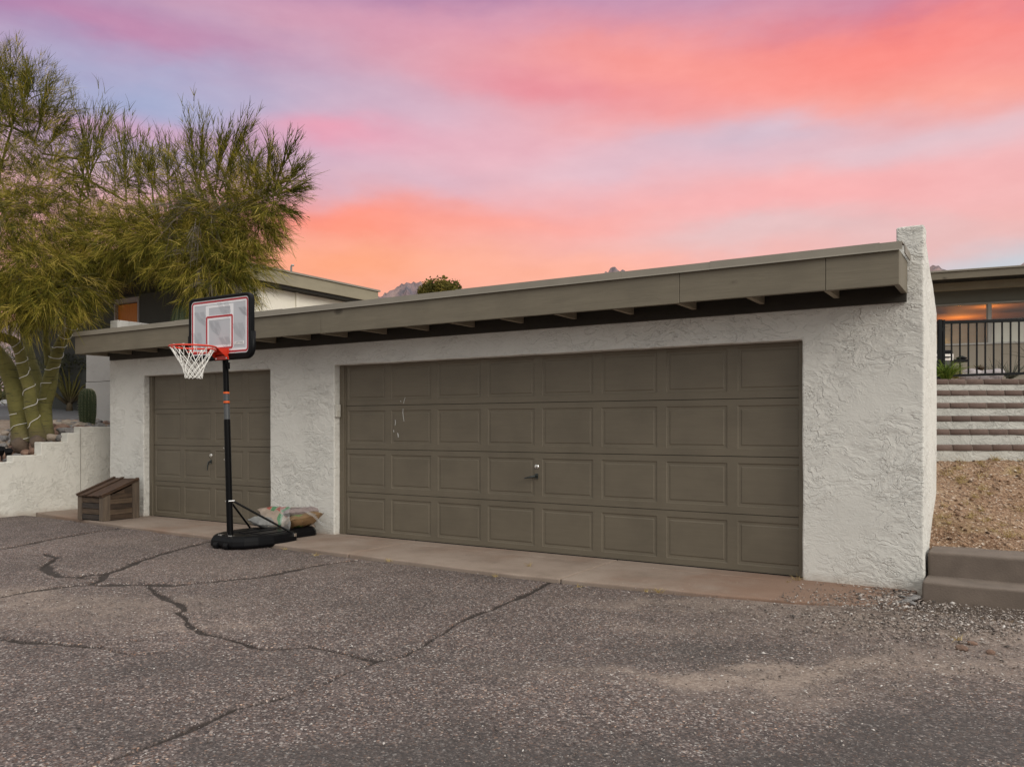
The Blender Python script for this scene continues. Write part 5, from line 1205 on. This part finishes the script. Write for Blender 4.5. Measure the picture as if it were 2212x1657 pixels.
# iron fence
ft = 11.0; X0 = (2038 - 1106) / FPX * ft; fe = empty('iron_fence', SM @ Vector((X0, ft, 1.98)), 'black iron railing on top of the brick stair', 'fence')
zr1, zr0 = CAMZ + (922 - 697) / FPX * ft, CAMZ + (922 - 812) / FPX * ft
def fbar(x0, x1, z0, z1, d_): return MB().box((x0, ft - d_ / 2, z0), (x1, ft + d_ / 2, z1), SM)
sl_ = .05 / 1.12
def rail(z, h_, name):
    a, b = X0 - .005, X0 + 3.4
    mb = MB(); mb.box((0, -.02, -h_ / 2), (3.405, .02, h_ / 2), SM @ Matrix.Translation((a, ft, z)) @ Matrix.Rotation(-math.atan(.030), 4, 'Y')); mb.build(name, M['iron'], fe, bevel=.003)
rail(zr1, .042, 'top_rail'); rail(zr0, .032, 'bottom_rail')
for k in range(1, 29):
    x = X0 + .1145 * k - .005; dz = .030 * (x - X0)
    fbar(x - .0085, x + .0085, zr0 + dz, zr1 + dz - .015, .017).build('baluster', M['iron'], fe)
fbar(X0 - .016, X0 + .016, 1.98, zr1 + .035, .034).build('post', M['iron'], fe, bevel=.003)
fbar(X0 - .075, X0 - .027, 1.96, zr1 + .04, .05).build('post', M['iron'], fe, bevel=.004)
fbar(X0 - .03, X0 - .012, zr1 - .12, zr1 - .07, .03).build('hinge', M['iron'], fe); fbar(X0 - .03, X0 - .012, zr0 + .05, zr0 + .10, .03).build('hinge', M['iron'], fe)

# boulders and plants behind the railing
def at_f(u, v, f_): return at_t(u, v, f_)
protos['mauve'] = []
for k in range(2): me = rock_mesh(60 + k); me.materials.append(rock_mat('mauve_rock', (.27, .235, .24), (.40, .36, .36))); protos['mauve'].append(me)
p = at_f(2103, 815, 12.4); put_rock(p, .22, 'mauve', 'rounded mauve boulder behind the railing, the wider one', 'boulders behind the railing', 'boulder', .6)
p = at_f(2143, 815, 12.2); put_rock(p, .15, 'mauve', 'pale speckled boulder behind the railing, beside the spiky plant', 'boulders behind the railing', 'boulder', .8)
def spiky(name, p, n, L, stops, label, cat, wd, lean, droop):
    V0, D0, L0, C0, W0 = [], [], [], [], []
    for _ in range(n):
        a = RNG.random() * 6.283; r_ = RNG.random() ** .6 * lean
        V0.append((p[0] + RNG.normal() * .02, p[1] + RNG.normal() * .02, p[2])); D0.append(tuple(Vector((math.cos(a) * r_, math.sin(a) * r_, 1)).normalized())); L0.append(L * RNG.uniform(.6, 1.15)); C0.append(RNG.random()); W0.append(wd)
    return tag(ribbon_mesh(name, V0, D0, L0, C0, W0, leaf_mat(name + '_leaf', stops, .7, .15), None, droop, loc=p), label, cat)
p = at_f(2183, 818, 12.6); spiky('yucca_plant', p, 70, .42, [(0, (.06, .065, .05)), (.5, (.12, .125, .095)), (1, (.20, .20, .16))], 'grey spiky yucca behind the railing at the far right', 'plant', .008, 2.0, .05)
p = at_f(2152, 818, 12.6); spiky('yucca_plant', p, 26, .36, [(0, (.06, .065, .05)), (.5, (.10, .105, .08)), (1, (.17, .17, .13))], 'thin grey spiky plant just behind the pale boulder', 'plant', .006, 1.2, .05)
p = at_f(2116, 800, 12.9); spiky('red_succulent', p, 50, .13, [(0, (.04, .02, .015)), (.5, (.09, .045, .03)), (1, (.14, .10, .05))], 'small dark reddish succulent between the two boulders', 'plant', .008, 1.6, .1)
p = at_f(2240, 780, 12.9); spiky('yucca_plant', p, 40, .55, [(0, (.05, .055, .04)), (.5, (.09, .095, .07)), (1, (.15, .15, .12))], 'grey spiky plant leaning in from the right edge behind the railing', 'plant', .006, 2.4, .15)
p = at_f(2043, 822, 10.75); spiky('strappy_plant', p, 260, .46, [(0, (.05, .085, .012)), (.5, (.11, .175, .022)), (1, (.22, .26, .05))], 'bright green strappy plant beside the fence post', 'plant', .006, .85, .45)
p = at_f(2064, 818, 11.6); spiky('strappy_plant', p, 90, .34, [(0, (.12, .11, .03)), (.5, (.23, .19, .06)), (1, (.33, .28, .12))], 'yellowing grassy plant right of the bright green one', 'plant', .0035, .8, .6)

# gas grill
gf = 14.5; gl = empty('gas_grill', at_t(2040, 812, gf), 'stainless gas grill with a dark lid and side shelf against the right house', 'grill')
def gbox(u0, u1, v0, v1, f0_, f1_): return MB().box(((u0 - 1106) / FPX * gf, f0_, CAMZ + (922 - v1) / FPX * gf), ((u1 - 1106) / FPX * gf, f1_, CAMZ + (922 - v0) / FPX * gf), SM)
gbox(1990, 2060, 765, 779, gf, gf + .4).build('front_panel', simple('stainless', (.66, .62, .58), .35, .08, 8, .3), gl, bevel=.004)
gbox(1990, 2060, 756, 764.6, gf + .02, gf + .4).build('lid', M['black_plastic'], gl, bevel=.015)
gbox(2010, 2052, 770.3, 772.8, gf - .03, gf - .002).build('handle', M['black_plastic'], gl, bevel=.003)
gbox(1994, 2056, 779.4, 830, gf + .02, gf + .38).build('cabinet', simple('dark_cabinet', (.05, .05, .05), .5), gl)
gbox(2061, 2092, 776, 782, gf + .02, gf + .38).build('side_shelf', M['black_plastic'], gl, bevel=.004)
p = at_t(2077, 773, gf + .15); MB().lathe(p, [(.05, -.035), (.085, -.02), (.09, 0), (.05, .02), (.02, .035)], 20).build('burner_cover', M['black_plastic'], gl, smooth=True)

# ================================================================= right house with lit windows
ha = math.atan2(.145, .989); HF = 18.0
hp = at_t(2110, 805, HF); HM = Matrix.Translation((hp.x, hp.y, 1.95)) @ Matrix.Rotation(ha, 4, 'Z')
rh = empty('house', HM @ Vector((0, 0, 0)), 'taupe house with lit windows behind the iron railing at the right edge', 'house')
ux = lambda u: ((u - 2110) / FPX * HF) * 1.30     # along the wall, stretched because the wall is seen obliquely
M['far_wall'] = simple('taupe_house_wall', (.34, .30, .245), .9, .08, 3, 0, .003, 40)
zs_, zw = CAMZ + (922 - 741) / FPX * HF - 1.95, CAMZ + (922 - 658) / FPX * HF - 1.95
x0, x1 = -4, 9
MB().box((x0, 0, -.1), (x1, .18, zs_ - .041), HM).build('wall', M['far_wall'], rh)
MB().box((x0, 0, zw + .041), (x1, .18, zw + .8), HM).build('upper_wall', simple('shaded_house_wall', (.17, .172, .145), .9, .08, 3), rh)  # shade under the wide eave put into a darker wall colour
MB().box((x0, -.03, zs_ - .04), (x1, .14, zs_), HM).build('window_sill', simple('pale_trim', (.45, .44, .41), .6), rh, bevel=.006)
MB().box((x0, -.02, zw), (x1, .14, zw + .04), HM).build('window_head', simple('pale_trim_head', (.36, .35, .32), .6), rh, bevel=.006)
glass = mat('window_glass'); gg = glass
gls = gg.n.new('ShaderNodeBsdfGlossy'); gls.inputs['Roughness'].default_value = .03; trn = gg.n.new('ShaderNodeBsdfTransparent'); mx = gg.n.new('ShaderNodeMixShader'); mx.inputs[0].default_value = .04
gg.l.new(trn.outputs[0], mx.inputs[1]); gg.l.new(gls.outputs[0], mx.inputs[2]); gg.l.new(mx.outputs[0], gg.n['Material Output'].inputs[0])
xm = ux(2128)
mull = [x0 + .1, xm - 2.9, xm, xm + 2.9, xm + 5.8]
for a, b in zip(mull[:-1], mull[1:]):
    wf = MB().box((a - .025, -.025, zs_ + .001), (a + .028, .10, zw - .001), HM).box((a + .029, .02, zs_ + .001), (a + .05, .08, zw - .001), HM).box((b - .05, .02, zs_ + .001), (b - .026, .08, zw - .001), HM).build('window', simple('window_frame', (.42, .41, .38), .5), rh)
    MB().box((a + .05, .045, zs_ + .001), (b - .05, .052, zw - .001), HM).build('pane', glass.mat, wf)
# room behind the glass
M['room'] = simple('warm_room_wall', (.40, .17, .04), .8, .15, 2); M['room_dark'] = simple('dark_furniture', (.035, .018, .012), .6, .2, 3)
MB().box((x0, 4.0, -.1), (x1, 4.1, zw + .5), HM).build('room_wall', M['room'], rh)
MB().box((x0, .2, zw + .12), (x1, 4.0, zw + .2), HM).build('room_ceiling', simple('room_ceiling', (.50, .30, .12), .8), rh)
MB().box((x0, .2, -.1), (x1, 4.0, 0), HM).build('room_floor', M['room_dark'], rh)
MB().box((ux(2148), 2.6, 0), (ux(2240), 2.9, zw - .04), HM).build('cabinet', M['room_dark'], rh)
MB().box((ux(2054), 2.4, 0), (ux(2088), 2.7, zw - .06), HM).build('cabinet', M['room_dark'], rh)
MB().box((x0, .18, -.1), (x0 + .1, 4.0, zw + .1), HM).build('room_end', M['room'], rh); MB().box((x1 - .1, .18, -.1), (x1, 4.0, zw + .1), HM).build('room_end', M['room'], rh)
zb_ = zs_ + (zw - zs_) * .56
bl1 = mat('pale_blind'); fin(bl1, bl1.mix(bl1.noise(bl1.co, 3, 2), (.66, .64, .54, 1), (.74, .72, .62, 1)), .8)
MB().box((xm + .06, .10, zs_ + .01), (xm + 2.84, .12, zb_), HM).build('window_blind', bl1.mat, rh)
sb = MB()
for k in range(6): sb.box((xm - 2.84, .10, zs_ + .01 + k * (zb_ - zs_ - .01) / 6), (xm - .06, .12 + .004 * (k % 2), zs_ + .006 + (k + 1) * (zb_ - zs_ - .01) / 6), HM)
sb.build('window_blind', simple('tan_slat_blind', (.36, .255, .15), .8, .2, 3), rh)
def lamp(x, y, z, e, c=(1, .40, .07), r_=.12):
    l = bpy.data.lights.new('room_lamp', 'POINT'); l.energy = e; l.color = c; l.shadow_soft_size = r_; o = bpy.data.objects.new('room_lamp', l); COL.objects.link(o); o.location = HM @ Vector((x, y, z))
lamp(ux(2106), 3.3, zw - .35, 20); lamp(ux(2140), 1.4, zw - .22, 9)
em = mat('lit_bulb'); em.bsdf.inputs['Emission Color'].default_value = (1, .72, .15, 1); em.bsdf.inputs['Emission Strength'].default_value = 3.0
tl = empty('table_lamp', HM @ Vector((ux(2059), .085, zs_ + .01)), 'tiny lit yellow lamp on the left window sill of the right house', 'lamp')
c = HM @ Vector((ux(2059), .0, zs_)); MB().lathe(c + Vector((0, 0, .02)), [(.03, 0), (.045, .03), (.045, .06), (.02, .085)], 14).build('bulb', em.mat, tl, smooth=True); MB().lathe(c, [(.035, .001), (.02, .019)], 12).build('lamp_base', M['chrome'], tl)
# eave
zf1, zf0 = CAMZ + (922 - 590) / FPX * HF - 1.95 - .12, CAMZ + (922 - 608) / FPX * HF - 1.95 - .12
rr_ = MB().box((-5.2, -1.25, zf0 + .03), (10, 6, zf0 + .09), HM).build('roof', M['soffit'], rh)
MB().box((-5.25, -1.30, zf0), (10, -1.252, zf1 - .035), HM).build('fascia_board', M['fascia'], rr_, bevel=.005)
MB().box((-5.28, -1.33, zf1 - .034), (10, -1.22, zf1), HM).build('flashing', M['flash'], rr_)
MB().box((-5.2, -1.22, zf0 + .0905), (10, 6, zf1 - .036), HM).build('roof_deck', M['flash'], rr_)
MB().box((-5.0, -.62, zf0 - .14), (10, -.50, zf0 + .029), HM).build('eave_beam', M['fascia_far'], rr_, bevel=.005)

# ================================================================= bushy tree behind the roof, brush on the left, mountains
def leafy(name, c, rx_, rz_, n, stops, label, cat, size, group=None, trunkh=2.0, L=None, blobs=26):
    o = empty(name, (c[0], c[1], c[2]), label, cat, group); cs_ = []
    for _ in range(blobs):
        d_ = Vector(RNG.normal(size=3)); d_.normalize(); d_.z = abs(d_.z) * .9 + .02
        cs_.append(Vector(c) + Vector((d_.x * rx_, d_.y * rx_, trunkh + d_.z * rz_)) * 1.0)
    n_ = n; k = RNG.integers(0, len(cs_), n_); C_ = np.array(cs_)[k]; P_ = C_ + RNG.normal(size=(n_, 3)) * rx_ * .16
    N1 = RNG.normal(size=(n_, 3)); N1 /= np.linalg.norm(N1, axis=1)[:, None]; N2 = np.cross(N1, RNG.normal(size=(n_, 3))); N2 /= np.linalg.norm(N2, axis=1)[:, None]
    s_ = size * RNG.uniform(.6, 1.4, n_)[:, None]; asp = (L or .55)
    V = np.stack([P_ - N1 * s_, P_ + N2 * s_ * asp, P_ + N1 * s_, P_ - N2 * s_ * asp], 1).reshape(-1, 3); F = np.arange(n_ * 4).reshape(-1, 4)
    np_mesh('crown', V, F, leaf_mat(name + '_leaf', stops, .8, .2), o, attrs={'tint': ('FLOAT', np.repeat(np.clip(RNG.random(len(cs_))[k] * .6 + RNG.random(n_) * .4, 0, 1), 4))})
    b = MB(); base_ = Vector(c); b.tube([base_ - Vector((0, 0, .3)), base_ + Vector((0, 0, .12 * rz_))], [.10 * rx_, .07 * rx_], 7)
    for q in cs_: b.tube([base_ + Vector(RNG.normal(size=3)) * .02 * rx_ - Vector((0, 0, .1)), base_.lerp(q, .5) + Vector((0, 0, .1 * rz_)), q], [.035 * rx_, .02 * rx_, .006 * rx_], 5)
    b.build('branches', M['bark'], o, smooth=True)['kind'] = 'stuff'; return o
c = at_t(952, 642, 34); leafy('bushy_tree', (c.x, c.y, c.z - 2.2), .80, .66, 2800, [(0, (.045, .048, .010)), (.5, (.115, .100, .020)), (1, (.20, .155, .035))], 'round olive tree top showing over the middle of the garage roof', 'tree', .075, trunkh=2.15, blobs=42)
GR = [(0, (.035, .040, .022)), (.5, (.085, .090, .052)), (1, (.16, .16, .10))]
for k, (u, v, t_, rx_, rz_, lab) in enumerate(((150, 868, 24, 1.0, 1.25, 'grey green desert bush in front of the grey wall panel behind the tree'), (60, 875, 30, 1.6, 1.9, 'hazy green desert bush between the palo verde trunks'), (215, 850, 33, 1.3, 1.3, 'low olive bush beyond the barrel cactus'), (-30, 878, 26, 1.4, 1.3, 'dark bush at the left edge past the tree'), (110, 872, 36, 1.7, 2.3, 'taller far bush behind the palo verde limbs'), (10, 870, 38, 2.2, 2.4, 'far desert bush behind the left trunk'))):
    c = at_t(u, v, t_); leafy('desert_bush', c, rx_, rz_, 1500, GR, lab, 'bush', .075, 'desert bushes behind the tree', trunkh=.15, L=.25, blobs=22)
# far range: a real ridge on the ground far behind
AZ = np.radians(np.linspace(-75, 75, 900)); nr = 46
ctl = [(-75, 60), (-45, 110), (-33, 90), (-26, 60)]
def rz_at(u, v, D_): return math.degrees(math.atan((u - 1106) / FPX)), (922 - v) / FPX / math.hypot(1, (u - 1106) / FPX)
pk = [rz_at(u, v, 1) for u, v in ((600, 700), (780, 668), (815, 641), (835, 629), (850, 623), (868, 614), (885, 610), (905, 608), (925, 612), (960, 622), (1050, 640), (1200, 625), (1285, 600), (1300, 590), (1312, 581), (1325, 576), (1338, 579), (1350, 588), (1380, 600), (1600, 605), (1900, 600), (1960, 588), (1985, 578), (2008, 572), (2031, 576), (2063, 587), (2110, 600), (2160, 592), (2180, 580), (2197, 572), (2212, 563), (2260, 560), (2400, 590))]
ca = np.array([-75, -50] + [a for a, _ in pk] + [45, 75]); ce = np.array([.06, .10] + [e for _, e in pk] + [.16, .08])
el_ = np.interp(np.degrees(AZ), ca, ce)
DR = 2600.0; prof_ = np.concatenate([np.linspace(0, 1, 34), np.linspace(1, 0, 12)[1:]]); rad_ = np.concatenate([np.linspace(1500, DR, 34), np.linspace(DR, 3800, 12)[1:]])
AA, KK = np.meshgrid(AZ, np.arange(len(prof_))); rr = rad_[KK]; pr = prof_[KK]
Hh = np.interp(np.degrees(AA), ca, ce) * DR
n_ = fbm(np.degrees(AA) * 2.2, KK * .20, 5) - .47; crag = (fbm(np.degrees(AA) * 6, KK * .09 + 30, 4) - .47)
hz_ = Hh * (pr ** 1.5) + (n_ * .35 + crag * .40) * Hh * np.clip(pr * (1.02 - pr) * 3.2, 0, 1) + (fbm(np.degrees(AA) * 9, KK * 0 + 3, 3) - .45) * Hh * .05 * (pr > .97)
az_w = AA; dx = np.sin(az_w); dy = np.cos(az_w)
XX = rr * (RGT[0] * dx + FWD[0] * dy); YY = rr * (RGT[1] * dx + FWD[1] * dy)
t = mat('mountain_rock'); p = t.scale(t.co, .004, .004, .004)
geo = t.node('ShaderNodeNewGeometry', out='Normal'); sp = t.n.new('ShaderNodeSeparateXYZ'); t.l.new(geo, sp.inputs[0])
c4 = t.ramp(t.noise(p, 3, 6, .65), [(.3, (.14, .105, .12)), (.5, (.255, .180, .185)), (.7, (.40, .275, .25))])
c4 = t.mix(t.sm(t.noise(t.scale(t.co, .02, .02, .004), 1, 5, .7), .5, .62, 0, .75), c4, (.10, .10, .125, 1))
M['mount'] = fin(t, c4, 1.0, t.noise(p, 8, 6, .7), 20, .8)
o = np_mesh('mountains', np.stack([XX.ravel(), YY.ravel(), (hz_ - 2).ravel()], 1), grid_faces(len(AZ), len(prof_)), M['mount'])
tag(o, 'craggy mauve mountain range on the skyline behind the houses', 'mountains', kind='structure')
